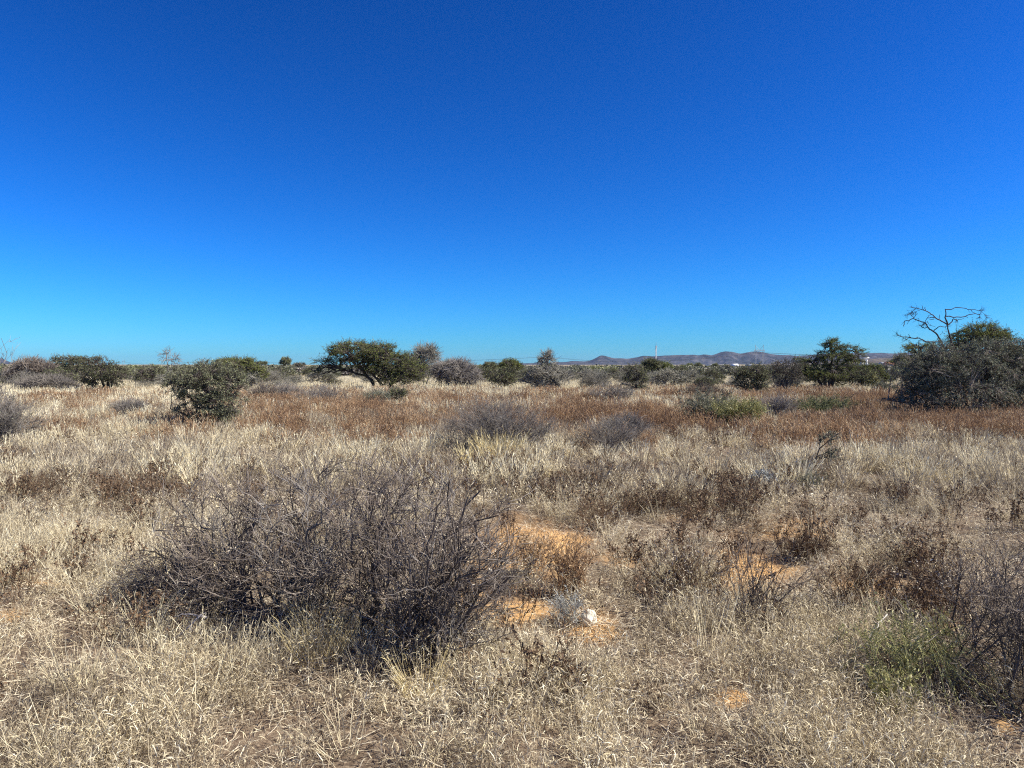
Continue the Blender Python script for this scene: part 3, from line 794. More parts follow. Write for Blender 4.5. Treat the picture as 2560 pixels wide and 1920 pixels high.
place_tree('grey_tree', 'thin grey-leaved tree with one straight trunk between two green thorn trees on the right', 'tree', 1967, D(982),
           [(1965, 920, 40, 22), (1955, 940, 35, 24), (1985, 940, 26, 22)], [[(1967, 982), (1966, 955), (1962, 925)], [(1966, 965), (1950, 945)], [(1967, 965), (1985, 945)]], M_BARK, M_LEAF_GREY, 50, n_limb=7, n_clump=600, leaves=5, leaf=.06, spray=.36, r_trunk=.045, flat=.8, twig_r=.010, gaps=.36)
place_tree('open_acacia', 'open-crowned acacia with forked dark trunks right of centre, rising above the hills', 'tree', 2075, D(978),
           [(2080, 866, 26, 16), (2075, 852, 12, 10), (2110, 880, 46, 18), (2085, 895, 45, 18), (2040, 905, 30, 14), (2145, 880, 22, 10), (2060, 885, 22, 12), (2010, 918, 26, 14), (2090, 920, 45, 14), (2025, 935, 35, 16), (2130, 905, 28, 14), (1998, 900, 16, 6), (2065, 935, 60, 12)],
           [[(2078, 978), (2080, 945), (2100, 915), (2130, 895), (2150, 886)], [(2066, 978), (2062, 940), (2045, 920), (2025, 905)], [(2072, 978), (2075, 935), (2080, 900), (2078, 860)], [(2060, 978), (2045, 945), (2020, 930)], [(2080, 945), (2092, 905), (2110, 880)]],
           M_BARK, M_LEAF_G, 51, n_limb=7, n_clump=1900, leaves=9, leaf=.07, spray=.36, r_trunk=.09, flat=.5, twig_r=.009, gaps=.36, shell=.5)
place_tree('leaning_thorn_tree', 'dark green thorn tree with hanging crown on the left, left of the round olive tree', 'tree', 268, D(985),
           [(250, 910, 46, 16), (262, 930, 52, 22), (245, 950, 42, 20), (290, 945, 26, 24), (225, 898, 18, 8), (225, 960, 20, 16)],
           [[(267, 985), (270, 960), (262, 930), (250, 912)], [(267, 985), (280, 958), (292, 940)], [(270, 965), (250, 945), (232, 930)]], M_BARK, M_LEAF, 52, n_limb=8, n_clump=1300, leaves=7, leaf=.065, spray=.36, r_trunk=.07, flat=.5, droop=.1, twig_r=.010, gaps=.38)
place_tree('green_thorn_tree', 'flat green thorn tree over a sunlit yellow grass strip at the far left', 'tree', 190, 62,
           [(165, 905, 40, 13), (190, 912, 40, 20), (150, 925, 25, 12), (175, 928, 40, 14)], [[(192, 950), (190, 925), (180, 910)], [(192, 950), (165, 920)]], M_BARK, M_LEAF, 53, n_limb=7, n_clump=800, leaves=7, leaf=.085, spray=.4, r_trunk=.07, flat=.5, twig_r=.013, gaps=.34)
place_tree('bare_bush', 'dense dark mauve leafless bush at the far left beside the flat green thorn tree', 'bush', 85, 55,
           [(85, 925, 45, 24), (60, 935, 40, 22), (110, 935, 30, 24)], [[(85, 965), (85, 935)], [(70, 965), (60, 935)], [(95, 965), (110, 935)]], M_TWIG_D, None, 54, n_limb=9, n_clump=1000, spray=.5, r_trunk=.05, flat=1.1, bare=1, twig_r=.014, twigs=5)
place_tree('bare_bush', 'wide low grey leafless bush at the far left in front of the dark mauve one', 'bush', 120, 47,
           [(120, 960, 55, 16), (150, 965, 40, 14), (80, 965, 36, 12)], [[(120, 985), (120, 965)], [(140, 985), (150, 965)]], M_TWIG, None, 55, n_limb=9, n_clump=900, spray=.4, r_trunk=.035, flat=1.1, bare=1, twig_r=.010, twigs=5)
place_tree('thin_bare_tree', 'thin leafless tree against the sky left of the round olive tree', 'tree', 418, 70,
           [(415, 888, 14, 10), (425, 900, 26, 12), (420, 880, 8, 8)], [[(420, 960), (420, 920), (416, 885)], [(420, 925), (432, 898)]], M_TWIG, None, 56, n_limb=6, n_clump=45, spray=.5, r_trunk=.05, flat=1.2, bare=1, twig_r=.014, twigs=3)
place_tree('flat_crowned_acacia', 'low spreading bright green acacia crown just behind the round olive tree', 'tree', 595, 52,
           [(590, 915, 58, 14), (560, 918, 32, 14), (625, 925, 40, 12), (640, 940, 26, 12), (590, 905, 40, 8)], [[(595, 975), (592, 945), (570, 925)], [(597, 975), (610, 945), (630, 930)], [(595, 965), (595, 920)]], M_BARK, M_LEAF_G, 57, n_limb=8, n_clump=1500, leaves=8, leaf=.075, spray=.36, r_trunk=.07, flat=.45, twig_r=.011, gaps=.25, topbias=.4)
place_tree('small_far_tree', 'small round-headed tree standing on the skyline left of the umbrella acacia', 'tree', 714, 150,
           [(714, 903, 12, 9), (708, 908, 7, 6), (721, 905, 6, 7)], [[(714, 920), (714, 906)], [(713, 918), (709, 908)]], M_BARK, M_LEAF, 58, n_limb=5, n_clump=200, leaves=6, leaf=.2, spray=.45, r_trunk=.1, twig_r=.03)
place_tree('small_far_tree', 'tiny flat-topped tree on the skyline right of the low green acacia', 'tree', 655, 170,
           [(655, 908, 14, 3.5)], [[(655, 922), (655, 908)]], M_BARK, M_LEAF, 59, n_limb=5, n_clump=150, leaves=6, leaf=.22, spray=.5, r_trunk=.12, twig_r=.03, flat=.3)
place_tree('small_far_tree', 'tiny half-bare tree on the skyline between the small round tree and the umbrella acacia', 'tree', 750, 150,
           [(750, 913, 13, 5)], [[(750, 924), (750, 914)]], M_BARK, M_LEAF_GREY, 60, n_limb=5, n_clump=120, leaves=4, leaf=.2, spray=.5, r_trunk=.08, twig_r=.03)
place_tree('far_thorn_tree', 'dark green rounded tree in the scrub left of the spire-topped bare tree', 'tree', 1275, 85,
           [(1275, 910, 28, 9), (1285, 917, 20, 9), (1262, 915, 14, 8)], [[(1275, 945), (1275, 915)]], M_BARK, M_LEAF_G, 61, n_limb=6, n_clump=450, leaves=7, leaf=.12, spray=.45, r_trunk=.09, twig_r=.018, flat=.4)
place_tree('far_thorn_tree', 'smaller dark flat tree just left of the dark green rounded tree in the scrub', 'tree', 1226, 90,
           [(1226, 917, 18, 9), (1222, 911, 10, 3)], [[(1226, 945), (1226, 918)]], M_BARK, M_LEAF, 62, n_limb=6, n_clump=300, leaves=7, leaf=.12, spray=.4, r_trunk=.08, twig_r=.018, flat=.5)
place_tree('far_thorn_tree', 'dark tree right under the foot of the radio mast', 'tree', 1626, 75,
           [(1626, 908, 21, 8), (1618, 918, 16, 10), (1638, 912, 12, 7)], [[(1632, 950), (1630, 925), (1626, 910)]], M_BARK, M_LEAF, 63, n_limb=7, n_clump=450, leaves=8, leaf=.10, spray=.4, r_trunk=.08, twig_r=.016, flat=.4)
place_tree('far_thorn_tree', 'dark green low tree touching the right side of the tree under the radio mast', 'tree', 1662, 80,
           [(1662, 916, 17, 8), (1668, 924, 14, 8), (1648, 922, 12, 9)], [[(1666, 950), (1665, 920)]], M_BARK, M_LEAF_G, 64, n_limb=7, n_clump=380, leaves=8, leaf=.11, spray=.4, r_trunk=.07, twig_r=.016, flat=.5)
place_tree('far_thorn_tree', 'dark green bush-like tree left of the two-stemmed green tree, third right of the mast', 'tree', 1704, 70,
           [(1704, 930, 20, 12), (1712, 938, 15, 12)], [[(1708, 958), (1706, 935)]], M_BARK, M_LEAF, 65, n_limb=7, n_clump=380, leaves=8, leaf=.09, spray=.35, r_trunk=.06, twig_r=.014)
for i, (px, py, r, d) in enumerate([(1725, 914, 8, 300), (1746, 913, 9, 300), (1788, 914, 7, 320), (1815, 921, 18, 170)]):
    place_tree('far_dark_tree', ['leftmost small dark round tree on the plain between mast and pylon', 'second small dark round tree on the plain right of the mast', 'smallest dark round tree beside the long white shed', 'broad dark tree on the plain in front of the white-roofed shed'][i], 'tree', px, d,
               [(px, py, r, r * .5)], [[(px, HOR + 1.65 * F / d), (px, py)]], M_BARK, M_LEAF, 66 + i, n_limb=5, n_clump=160, leaves=6, leaf=.3 * d / 300, spray=.7 * d / 300, r_trunk=.15, twig_r=.03, flat=.5)
place_tree('olive_bush', 'rounded olive-green bush behind and right of the open-crowned acacia', 'bush', 2180, 55,
           [(2185, 935, 34, 20), (2160, 930, 30, 16), (2200, 950, 28, 16)], [[(2180, 968), (2180, 945)], [(2185, 968), (2198, 950)]], M_BARK, M_LEAF_G, 71, n_limb=8, n_clump=900, leaves=7, leaf=.075, spray=.35, r_trunk=.05, twig_r=.011, flat=.8)
place_tree('yellow_green_bush', 'small bright yellow-green bush in the scrub before the olive bush', 'bush', 2178, 50,
           [(2178, 952, 15, 14), (2172, 960, 16, 8)], [[(2178, 975), (2178, 955)]], M_BARK, M_LEAF_Y, 72, n_limb=6, n_clump=300, leaves=7, leaf=.06, spray=.3, r_trunk=.03, twig_r=.01)

# ---- the big thicket on the right: green tree behind, dead tree, tangled bush in front
place_tree('green_acacia', 'dark green acacia crown rising behind the tangled grey thicket on the right', 'tree', 2450, 29,
           [(2450, 835, 62, 24), (2420, 848, 50, 20), (2490, 850, 45, 26), (2440, 870, 75, 26), (2300, 872, 40, 14), (2260, 905, 30, 14), (2520, 890, 40, 30)],
           [[(2440, 1020), (2440, 940), (2430, 870)], [(2450, 1020), (2465, 930), (2480, 860)], [(2435, 1000), (2370, 920), (2300, 885)]],
           M_BARK, M_LEAF_G, 81, n_limb=8, n_clump=2200, leaves=8, leaf=.05, spray=.26, r_trunk=.07, flat=.5, twig_r=.006, gaps=.34)
place_tree('tangled_thicket', 'huge tangled grey-green thorn thicket touching the right edge of the view', 'bush', 2440, D(1046),
           [(2430, 930, 115, 62), (2330, 935, 75, 48), (2530, 935, 75, 60), (2400, 985, 135, 50), (2540, 1000, 80, 45), (2470, 890, 70, 40), (2290, 960, 45, 30), (2350, 900, 55, 30), (2580, 880, 60, 45), (2620, 960, 70, 70), (2300, 985, 50, 22), (2262, 900, 30, 20), (2240, 998, 34, 10), (2350, 874, 38, 16), (2500, 868, 42, 20), (2415, 880, 30, 22), (2250, 935, 26, 16)],
           [[(2450, 1046), (2450, 990), (2460, 920)], [(2440, 1046), (2410, 1000), (2370, 930)], [(2430, 1046), (2370, 1020), (2290, 985)], [(2460, 1046), (2510, 1000), (2560, 930)], [(2455, 1046), (2455, 980), (2440, 900)], [(2425, 1046), (2350, 1030), (2260, 1005)], [(2480, 1046), (2540, 1010), (2600, 960)], [(2340, 1040), (2330, 1000), (2320, 940)], [(2420, 1046), (2300, 1010), (2220, 1000)]],
           M_TWIG_D, M_LEAF_T, 82, n_limb=12, n_clump=6800, leaves=11, leaf=.042, spray=.18, r_trunk=.03, flat=.9, twig_r=.004, twigs=3, shell=.4, gaps=.29, depth=.8, topbias=.1)

def dead_tree():
    """traced bare limbs standing out of the thicket"""
    g = np.random.default_rng(77); d = 27.0; s = d / F
    bpx = 2375; X0 = (bpx - 1280) / F * d; Z0 = gz(X0, d)
    root = thing('dead_tree', 'dead leafless tree with crooked dark limbs rising above the thicket on the right', 'tree', (X0, d, Z0))
    def cv(q): return (2230 + q[0] / 8.51, 740 + q[1] / 8.51)
    limbs = [  # (width px in zoom, points)
        (34, [(1250, 980), (1240, 900), (1200, 780), (1180, 690), (1170, 610)]),
        (30, [(1170, 610), (1150, 540), (1110, 460), (1130, 380), (1115, 300)]),
        (26, [(1160, 610), (1080, 560), (980, 520), (900, 480), (860, 430), (830, 385), (740, 340), (680, 310), (600, 285), (500, 262), (400, 238)]),
        (12, [(655, 300), (620, 250), (590, 205)]), (14, [(690, 315), (690, 270), (688, 240)]),
        (10, [(485, 265), (450, 310), (415, 340), (385, 375)]), (8, [(590, 300), (540, 320), (490, 350), (455, 380)]),
        (12, [(980, 510), (980, 450), (983, 400)]),
        (16, [(880, 465), (830, 455), (770, 470), (735, 475), (700, 540), (670, 590), (640, 620)]), (10, [(740, 470), (755, 425), (800, 410)]), (14, [(880, 490), (850, 500), (795, 497)]),
        (30, [(1045, 980), (1000, 880), (945, 800), (870, 745), (800, 710), (740, 660), (690, 580), (640, 550), (560, 520), (450, 470), (350, 535), (265, 530), (250, 600), (240, 650)]),
        (12, [(470, 460), (510, 410), (540, 365)]), (12, [(450, 470), (410, 425), (350, 385), (265, 420)]), (10, [(570, 520), (580, 480), (530, 468)]),
        (14, [(735, 665), (700, 690), (640, 650), (570, 608)]), (14, [(625, 650), (650, 605), (690, 575)]), (10, [(710, 540), (745, 600), (790, 625)]), (8, [(790, 625), (850, 635), (905, 665)]),
        (8, [(350, 535), (310, 590), (305, 605)]), (6, [(270, 540), (210, 580), (175, 620)]), (6, [(490, 510), (450, 550), (430, 570)]),
        (18, [(880, 745), (920, 690), (985, 645), (1090, 670), (1130, 640), (1160, 615)]),
        (26, [(1180, 615), (1230, 580), (1280, 540), (1310, 490), (1385, 500), (1400, 520)]), (10, [(1385, 500), (1450, 500), (1520, 470)]),
        (22, [(1135, 430), (1210, 425), (1310, 460), (1400, 450), (1540, 440), (1600, 410), (1700, 385), (1780, 375), (1850, 385), (1890, 420), (1900, 460)]), (10, [(1545, 440), (1590, 468)]),
        (18, [(1130, 280), (1200, 285), (1260, 285), (1320, 258), (1430, 245), (1500, 252), (1600, 270), (1660, 290), (1740, 285), (1830, 305), (1890, 300), (1945, 290)]),
        (12, [(1655, 290), (1690, 340), (1740, 375)]), (7, [(1620, 280), (1640, 330), (1645, 360)]), (6, [(1860, 305), (1920, 360), (1960, 420), (2010, 480)]),
        (26, [(1050, 985), (900, 975), (710, 970), (640, 930), (590, 900), (430, 895), (380, 880), (250, 865), (165, 850), (105, 800)]),
        (12, [(400, 885), (370, 850), (335, 812)]), (12, [(370, 880), (310, 910), (285, 930), (268, 908)]), (10, [(240, 870), (215, 920), (225, 965)]), (10, [(500, 900), (550, 885), (565, 862)]), (10, [(700, 970), (560, 945), (560, 1000), (580, 1030)]), (6, [(160, 850), (175, 820)]),
        (10, [(1180, 905), (1140, 860), (1080, 880)]), (9, [(1120, 810), (1070, 790), (1090, 745)]), (8, [(1000, 830), (1050, 790)]), (12, [(1010, 965), (975, 920), (960, 900)])]
    W = Geo(); allP = []
    for k, (w, pts) in enumerate(limbs):
        A = np.array([cv(p) for p in pts]); n = len(A); K = (n - 1) * 2 + 1
        t = np.linspace(0, n - 1, K); i = np.minimum(t.astype(int), n - 2); f = (t - i)[:, None]; q = A[i] * (1 - f) + A[i + 1] * f
        yd = np.cumsum(g.normal(size=K)) * .02 if k > 1 else np.zeros(K)
        P = np.stack([(q[:, 0] - bpx) * s, yd, H - (q[:, 1] - HOR) * s - Z0], 1)
        P[1:-1] += g.normal(size=(K - 2, 3)) * .008
        R = w / 8.51 * s * .55 * np.linspace(1, .42 if n > 5 else .55, K)
        V, Q = tubes(P[None], R[None], 6); W.add(V, Q, 0, .2 + .6 * g.random())
        if w <= 26 and n > 3: allP.append(P[-5:])
    trunk = np.array([(0, 0, -.05), (.05, .1, .8), (-.1, .1, 1.6), (.2, 0, 2.2), ((cv((1250, 980))[0] - bpx) * s, 0, H - (cv((1250, 980))[1] - HOR) * s - Z0)])
    V, Q = tubes(trunk[None], np.array([[.09, .08, .07, .05, .03]]), 8); W.add(V, Q, 0, .4)
    tr2 = np.array([(-.1, .1, 1.6), (-.15, .05, 2.1), ((cv((1045, 980))[0] - bpx) * s, 0, H - (cv((1045, 980))[1] - HOR) * s - Z0)])
    V, Q = tubes(tr2[None], np.array([[.06, .045, .03]]), 8); W.add(V, Q, 0, .4)
    tw = np.stack(allP)
    p, t, _, f = on_paths(tw, 260, .1, 1, g)
    P3 = grow(p, turn(t, .9 * np.ones(260), g), .26 * (.3 + g.random(260)), 5, .3, (0, 0, -.02), g)[:, :4]
    V, Q = tubes(P3, np.full((260, 1), .005) * np.linspace(1, .5, 4)[None], 3); W.add(V, Q, 0, .5)
    link('trunk', W.mesh('trunk', [M_DEAD]), root)
dead_tree()

# ================================================================== BACKGROUND SCRUB (individuals, shared meshes)
def proto_bush(kind, seed):
    g = np.random.default_rng(seed)
    if kind == 'bare':
        st = fan_plant(g, 0, 0, g.uniform(.9, 1.4), 1.15, g.uniform(1.0, 1.4), 60, 7, 2, r0=.014, base_r=.45, K=5, zmin=.2, len2=.5, len3=.3, wig=.10, spread2=.5, K2=4, r2=.7, sides0=3)
        G, _ = flat_geo(st); return G, None
    lobes = [(0, 0, .85, 1.1, 1.1, .55), (-.6, .1, .7, .6, .6, .42), (.65, -.1, .75, .6, .6, .42), (.1, .2, 1.2, .6, .6, .35)]
    if kind == 'tree':
        lobes = [(0, 0, 2.1, 1.7, 1.7, .5), (-1.0, .1, 1.75, .9, .9, .4), (1.0, -.1, 1.8, .9, .9, .45), (.1, .2, 2.5, 1.0, 1.0, .3)]
        tr = [[(0, 0, -.05), (.05, 0, .8), (-.3, 0, 1.6)], [(0, 0, -.05), (.2, .1, .9), (.6, .1, 1.7)]]
        return crown_plant(g, lobes, tr, n_limb=5, n_clump=420, leaves=7, leaf=.13, spray=.4, r_trunk=.09, flat=.5, twig_r=.016, twigs=2, gaps=.3)
    tr = [[(0, 0, -.05), (0, 0, .4)], [(0, 0, -.05), (.2, .1, .5)]]
    return crown_plant(g, lobes, tr, n_limb=5, n_clump=420, leaves=6 if kind == 'green' else 3.5, leaf=.085, spray=.28, r_trunk=.04, flat=.9, twig_r=.012, twigs=2, gaps=.2)

KINDS = {'bare': ('leafless_bush', M_TWIG_BG, None), 'bare2': ('leafless_bush', M_TWIG, None), 'green': ('green_bush', M_BARK, M_LEAF), 'grey': ('grey_bush', M_TWIG_BG, M_LEAF_GREY), 'tree': ('scrub_tree', M_BARK, M_LEAF_G)}
PROTO = {}
for k, (nm, bark, lf) in KINDS.items():
    for v in range(3):
        W, Lf = proto_bush({'bare2': 'bare'}.get(k, k), 500 + 10 * len(PROTO) + v)
        PROTO[k, v] = (W.mesh('trunk', [bark]), Lf.mesh('crown', [lf]) if Lf else None)

def put_bush(k, v, X, Y, sc, rz, label, group):
    nm = KINDS[k][0]
    tm, cm = PROTO[k, v]
    r = thing(nm, label, 'tree' if k == 'tree' else 'bush', (X, Y, gz(X, Y)), group, rz)
    r.scale = sc
    link('trunk', tm, r)
    if cm: link('crown', cm, r)
    return r

g = np.random.default_rng(99)
LABS = {'bare': 'olive-grey leafless bush', 'bare2': 'mauve-grey leafless bush', 'green': 'olive bush', 'grey': 'pale grey-green bush', 'tree': 'flat-topped scrub tree'}
MARKS = [(-120, 'the left frame edge'), (30, 'the left edge twigs'), (190, 'the flat green tree'), (268, 'the hanging-crown tree'), (418, 'the thin bare tree'), (520, 'the round olive tree'), (655, 'the tiny flat tree'), (750, 'the tiny half-bare tree'),
         (905, 'the umbrella acacia'), (1062, 'the tall bare tree'), (1275, 'the rounded dark tree'), (1368, 'the spire tree'), (1500, 'the pointed hill'), (1590, 'the grey-green thorn tree'), (1640, 'the radio mast'), (1745, 'the two round plain trees'),
         (1820, 'the twin-humped hill'), (1898, 'the tall pylon'), (1967, 'the straight grey tree'), (2075, 'the open acacia'), (2166, 'the water tower'), (2228, 'the orange roof'), (2380, 'the dead tree'), (2600, 'the right frame edge')]
used_labs = {}
placed = []
n_try = 0
ZONES = [(300, 'at the far left behind the pale grass'), (820, 'on the left behind the round olive tree'), (1220, 'behind the umbrella acacia'), (1560, 'around the spire-topped bare tree'), (1960, 'below the hills between mast and pylon'), (9999, 'on the right behind the open-crowned acacia')]
cnt = 0
while cnt < 300 and n_try < 20000:
    n_try += 1
    px = g.uniform(-220, 2780)
    d = 50 * (190 / 50) ** (g.random() ** 1.35)
    if px > 2280 and d < 60: continue
    if d < 62 and (780 < px < 1200 or 1310 < px < 1420): continue            # keep the acacia and its neighbours clear
    X = (px - 1280) / F * d
    if any((X - a) ** 2 + (d - b) ** 2 < (1.0 + .007 * d) ** 2 for a, b in placed): continue
    # clearings with sunlit grass
    if fbm(np.array([X * .035]), np.array([d * .05]), 31, 2)[0] > .64: continue
    placed.append((X, d))
    right = px > 1400
    w = g.random()
    if w < .26: k = 'bare'
    elif w < .36: k = 'bare2'
    elif w < .64: k = 'green'
    elif w < .93: k = 'grey'
    else: k = 'tree'
    if k == 'tree' and (d < 85): k = 'grey'
    s = g.uniform(.45, 1.12) * (1 if k != 'tree' else (.75 if right else .9))
    if right: s *= .88
    v = int(g.integers(0, 3))
    sx = s * g.uniform(.95, 1.3)
    zi = int(np.argmin([abs(px - a) for a, _ in MARKS])); mk = MARKS[zi]
    dxp = px - mk[0]
    side = 'behind' if abs(dxp) < 14 else ('left of' if dxp < 0 else 'right of') if abs(dxp) < 45 else ('clearly left of' if dxp < 0 else 'clearly right of') if abs(dxp) < 80 else ('far left of' if dxp < 0 else 'far right of')
    row = 'in front' if d < 62 else 'in second row' if d < 78 else 'mid-scrub' if d < 105 else 'far back' if d < 145 else 'near the skyline'
    siz = 'low' if s < .85 else 'broad' if sx / s > 1.18 else 'large' if s > 1.15 else ''
    lab = ' '.join((siz + ' ' + LABS[k] + ' ' + row + ' ' + side + ' ' + mk[1]).split())
    grp = 'bushes of the dense scrub belt'
    lab = lab.replace('straight behind', 'behind')
    lab0 = lab
    if lab in used_labs:
        lab = lab.replace(LABS[k], LABS[k] + (' beside its twin' if used_labs[lab] == 1 else ' beside its double' if used_labs[lab] == 2 else ' with two neighbours'))
    base_lab = lab0; used_labs[lab0] = used_labs.get(lab0, 0) + 1
    put_bush(k, v, X, d, (sx, s * g.uniform(.95, 1.3), s), g.uniform(0, 6.28), lab, grp)
    cnt += 1

# ================================================================== GROUND COVER (stuff; instanced by geometry nodes inside each object)
def scatter_group():
    ng = bpy.data.node_groups.new('scatter_tufts', 'GeometryNodeTree')
    ng.interface.new_socket('Geometry', in_out='INPUT', socket_type='NodeSocketGeometry')
    ng.interface.new_socket('Geometry', in_out='OUTPUT', socket_type='NodeSocketGeometry')
    N, L = ng.nodes, ng.links
    gi = N.new('NodeGroupInput'); go = N.new('NodeGroupOutput')
    def attr(name, t):
        a = N.new('GeometryNodeInputNamedAttribute'); a.data_type = t; a.inputs['Name'].default_value = name; return a.outputs['Attribute']
    sep = N.new('GeometryNodeSeparateGeometry'); sep.domain = 'POINT'
    cmp_ = N.new('FunctionNodeCompare'); cmp_.data_type = 'INT'; cmp_.operation = 'LESS_THAN'
    L.new(attr('vid', 'INT'), cmp_.inputs[2]); cmp_.inputs[3].default_value = 0
    L.new(gi.outputs[0], sep.inputs[0]); L.new(cmp_.outputs[0], sep.inputs['Selection'])
    spl = N.new('GeometryNodeSplitToInstances'); spl.domain = 'POINT'
    L.new(sep.outputs['Inverted'], spl.inputs['Geometry']); L.new(attr('vid', 'INT'), spl.inputs['Group ID'])
    iop = N.new('GeometryNodeInstanceOnPoints')
    L.new(sep.outputs['Selection'], iop.inputs['Points']); L.new(spl.outputs['Instances'], iop.inputs['Instance'])
    iop.inputs['Pick Instance'].default_value = True
    L.new(attr('pick', 'INT'), iop.inputs['Instance Index'])
    er = N.new('FunctionNodeEulerToRotation'); L.new(attr('rot', 'FLOAT_VECTOR'), er.inputs[0]); L.new(er.outputs[0], iop.inputs['Rotation'])
    L.new(attr('scl', 'FLOAT_VECTOR'), iop.inputs['Scale'])
    L.new(iop.outputs[0], go.inputs[0])
    return ng
SCATTER = scatter_group()

def scatter(name, label, variants, mats, pts, seed, smin=.7, smax=1.3, lean=.12):
    """variants: list of Geo; pts (n,2) or (n,3: x,y,size)"""
    g = np.random.default_rng(seed)
    n = len(pts)
    V = []; Q = []; M = []; R = []; vid = []; off = 0
    for k, G in enumerate(variants):
        v = np.concatenate(G.v); V.append(v); Q.append(np.concatenate(G.q) + off); M.append(np.concatenate(G.m)); R.append(np.concatenate(G.r)); vid.append(np.full(len(v), k, np.int32)); off += len(v)
    P = np.stack([pts[:, 0], pts[:, 1], ground_z(pts[:, 0], pts[:, 1]) - .01], 1)
    V.append(P); R.append(np.zeros(n)); vid.append(np.full(n, -1, np.int32))
    nv = off
    rot = np.zeros((nv + n, 3), np.float32); scl = np.ones((nv + n, 3), np.float32); pick = np.zeros(nv + n, np.int32)
    rot[nv:, 0] = g.normal(size=n) * lean; rot[nv:, 1] = g.normal(size=n) * lean + .05; rot[nv:, 2] = g.random(n) * 6.283
    s = smin + (smax - smin) * g.random(n)
    if pts.shape[1] > 2: s = s * pts[:, 2]
    scl[nv:] = s[:, None]; scl[nv:, 2] *= .85 + .3 * g.random(n)
    pick[nv:] = g.integers(0, len(variants), n)
    me = make_mesh(name, np.concatenate(V), np.concatenate(Q), np.concatenate(M), np.concatenate(R), mats,
                   attrs={'vid': ('INT', np.concatenate(vid)), 'pick': ('INT', pick), 'rot': ('FLOAT_VECTOR', rot), 'scl': ('FLOAT_VECTOR', scl)})
    o = link(name, me)
    md = o.modifiers.new('scatter', 'NODES'); md.node_group = SCATTER
    o['kind'] = 'stuff'; o['label'] = label; o['category'] = 'grass'
    return o

def wedge(n_per_m2, y0, y1, seed, density, spread=1.12, margin=.9):
    """random ground points in the widened view wedge between distances y0..y1; density(px,py,X,Y)->0..1"""
    g = np.random.default_rng(seed)
    hw = lambda y: y * 1280 / F * spread + margin
    area = (hw(y0) + hw(y1)) * (y1 - y0)
    n = int(area * n_per_m2)
    wmax = hw(y1)
    # sample y with pdf ~ width
    Y = []; X = []
    y = g.uniform(y0, y1, int(n * 2.2)); x = g.uniform(-wmax, wmax, len(y))
    k = np.abs(x) < hw(y); x = x[k]; y = y[k]
    if len(x) > n: x = x[:n]; y = y[:n]
    px, py = px_of(x, y)
    k = g.random(len(x)) < density(px, py, x, y)
    return np.stack([x[k], y[k]], 1)

# ---- tuft shapes
def tuft_curl(g, n=36, h=.21, rad=.06, w=.0025, leafy=4.6):
    """short grass with curled dry leaves"""
    G = Geo()
    a = g.random(n) * 6.283; r = rad * np.sqrt(g.random(n))
    p0 = np.stack([np.cos(a) * r, np.sin(a) * r, np.zeros(n)], 1)
    d = nrm(np.stack([np.cos(a) * .45, np.sin(a) * .35, np.ones(n)], 1) + g.normal(size=(n, 3)) * .22); d[:, 2] = np.abs(d[:, 2])
    P = grow(p0, d, h * (.5 + .8 * g.random(n)), 5, .2, (0, 0, -.03), g)
    side = nrm(np.cross(d, g.normal(size=(n, 3))))
    V, Q = ribbons(P, np.full((n, 1), w * .6) * np.linspace(1, .6, 5)[None], side); G.add(V, Q, 0, rep(g.random(n) * .6, 10))
    m = int(n * leafy)
    p, t, i, f = on_paths(P, m, .15, 1, g)
    dl = turn(t, .5 + .7 * g.random(m), g)
    PL, ax = curl_paths(p, dl, (.036 if w < .005 else .05) * (.5 + g.random(m)), 5, 1.2 + 2.0 * g.random(m), g)
    V, Q = ribbons(PL, np.full((m, 1), w) * np.array([.7, 1, 1, .8, .35])[None], nrm(ax + g.normal(size=ax.shape) * .35)); G.add(V, Q, 0, rep(.1 + .9 * g.random(m) ** 1.4, 10))
    return G

def tuft_straight(g, n=46, h=.42, rad=.07, w=.0035, wig=.05, lean=.28, seeds=.5, K=5, wind=(.25, 0)):
    """fine upright grass with feathery heads"""
    G = Geo()
    a = g.random(n) * 6.283; r = rad * np.sqrt(g.random(n))
    p0 = np.stack([np.cos(a) * r, np.sin(a) * r, np.zeros(n)], 1)
    d = nrm(np.stack([np.cos(a) * lean, np.sin(a) * lean, np.ones(n)], 1) + g.normal(size=(n, 3)) * .12)
    P = grow(p0, d, h * (.45 + .7 * g.random(n)), K, wig, (0, 0, -.02), g)
    side = nrm(np.cross(d, g.normal(size=(n, 3))))
    V, Q = ribbons(P, np.full((n, 1), w) * np.linspace(1, .35, K)[None], side); G.add(V, Q, 0, rep(.2 + .8 * g.random(n), 2 * K))
    m = int(n * seeds)
    if m:
        p, t, i, f = on_paths(P, m, .7, 1, g)
        PL = grow(p, turn(t, .35 * np.ones(m), g), .05 * h / .4 * (.5 + g.random(m)), 3, .2, (0, 0, -.1), g)
        V, Q = ribbons(PL, np.full((m, 1), w * 1.2) * np.array([.6, 1, .3])[None], nrm(g.normal(size=(m, 3)))); G.add(V, Q, 0, rep(.5 + .5 * g.random(m), 6))
    return G

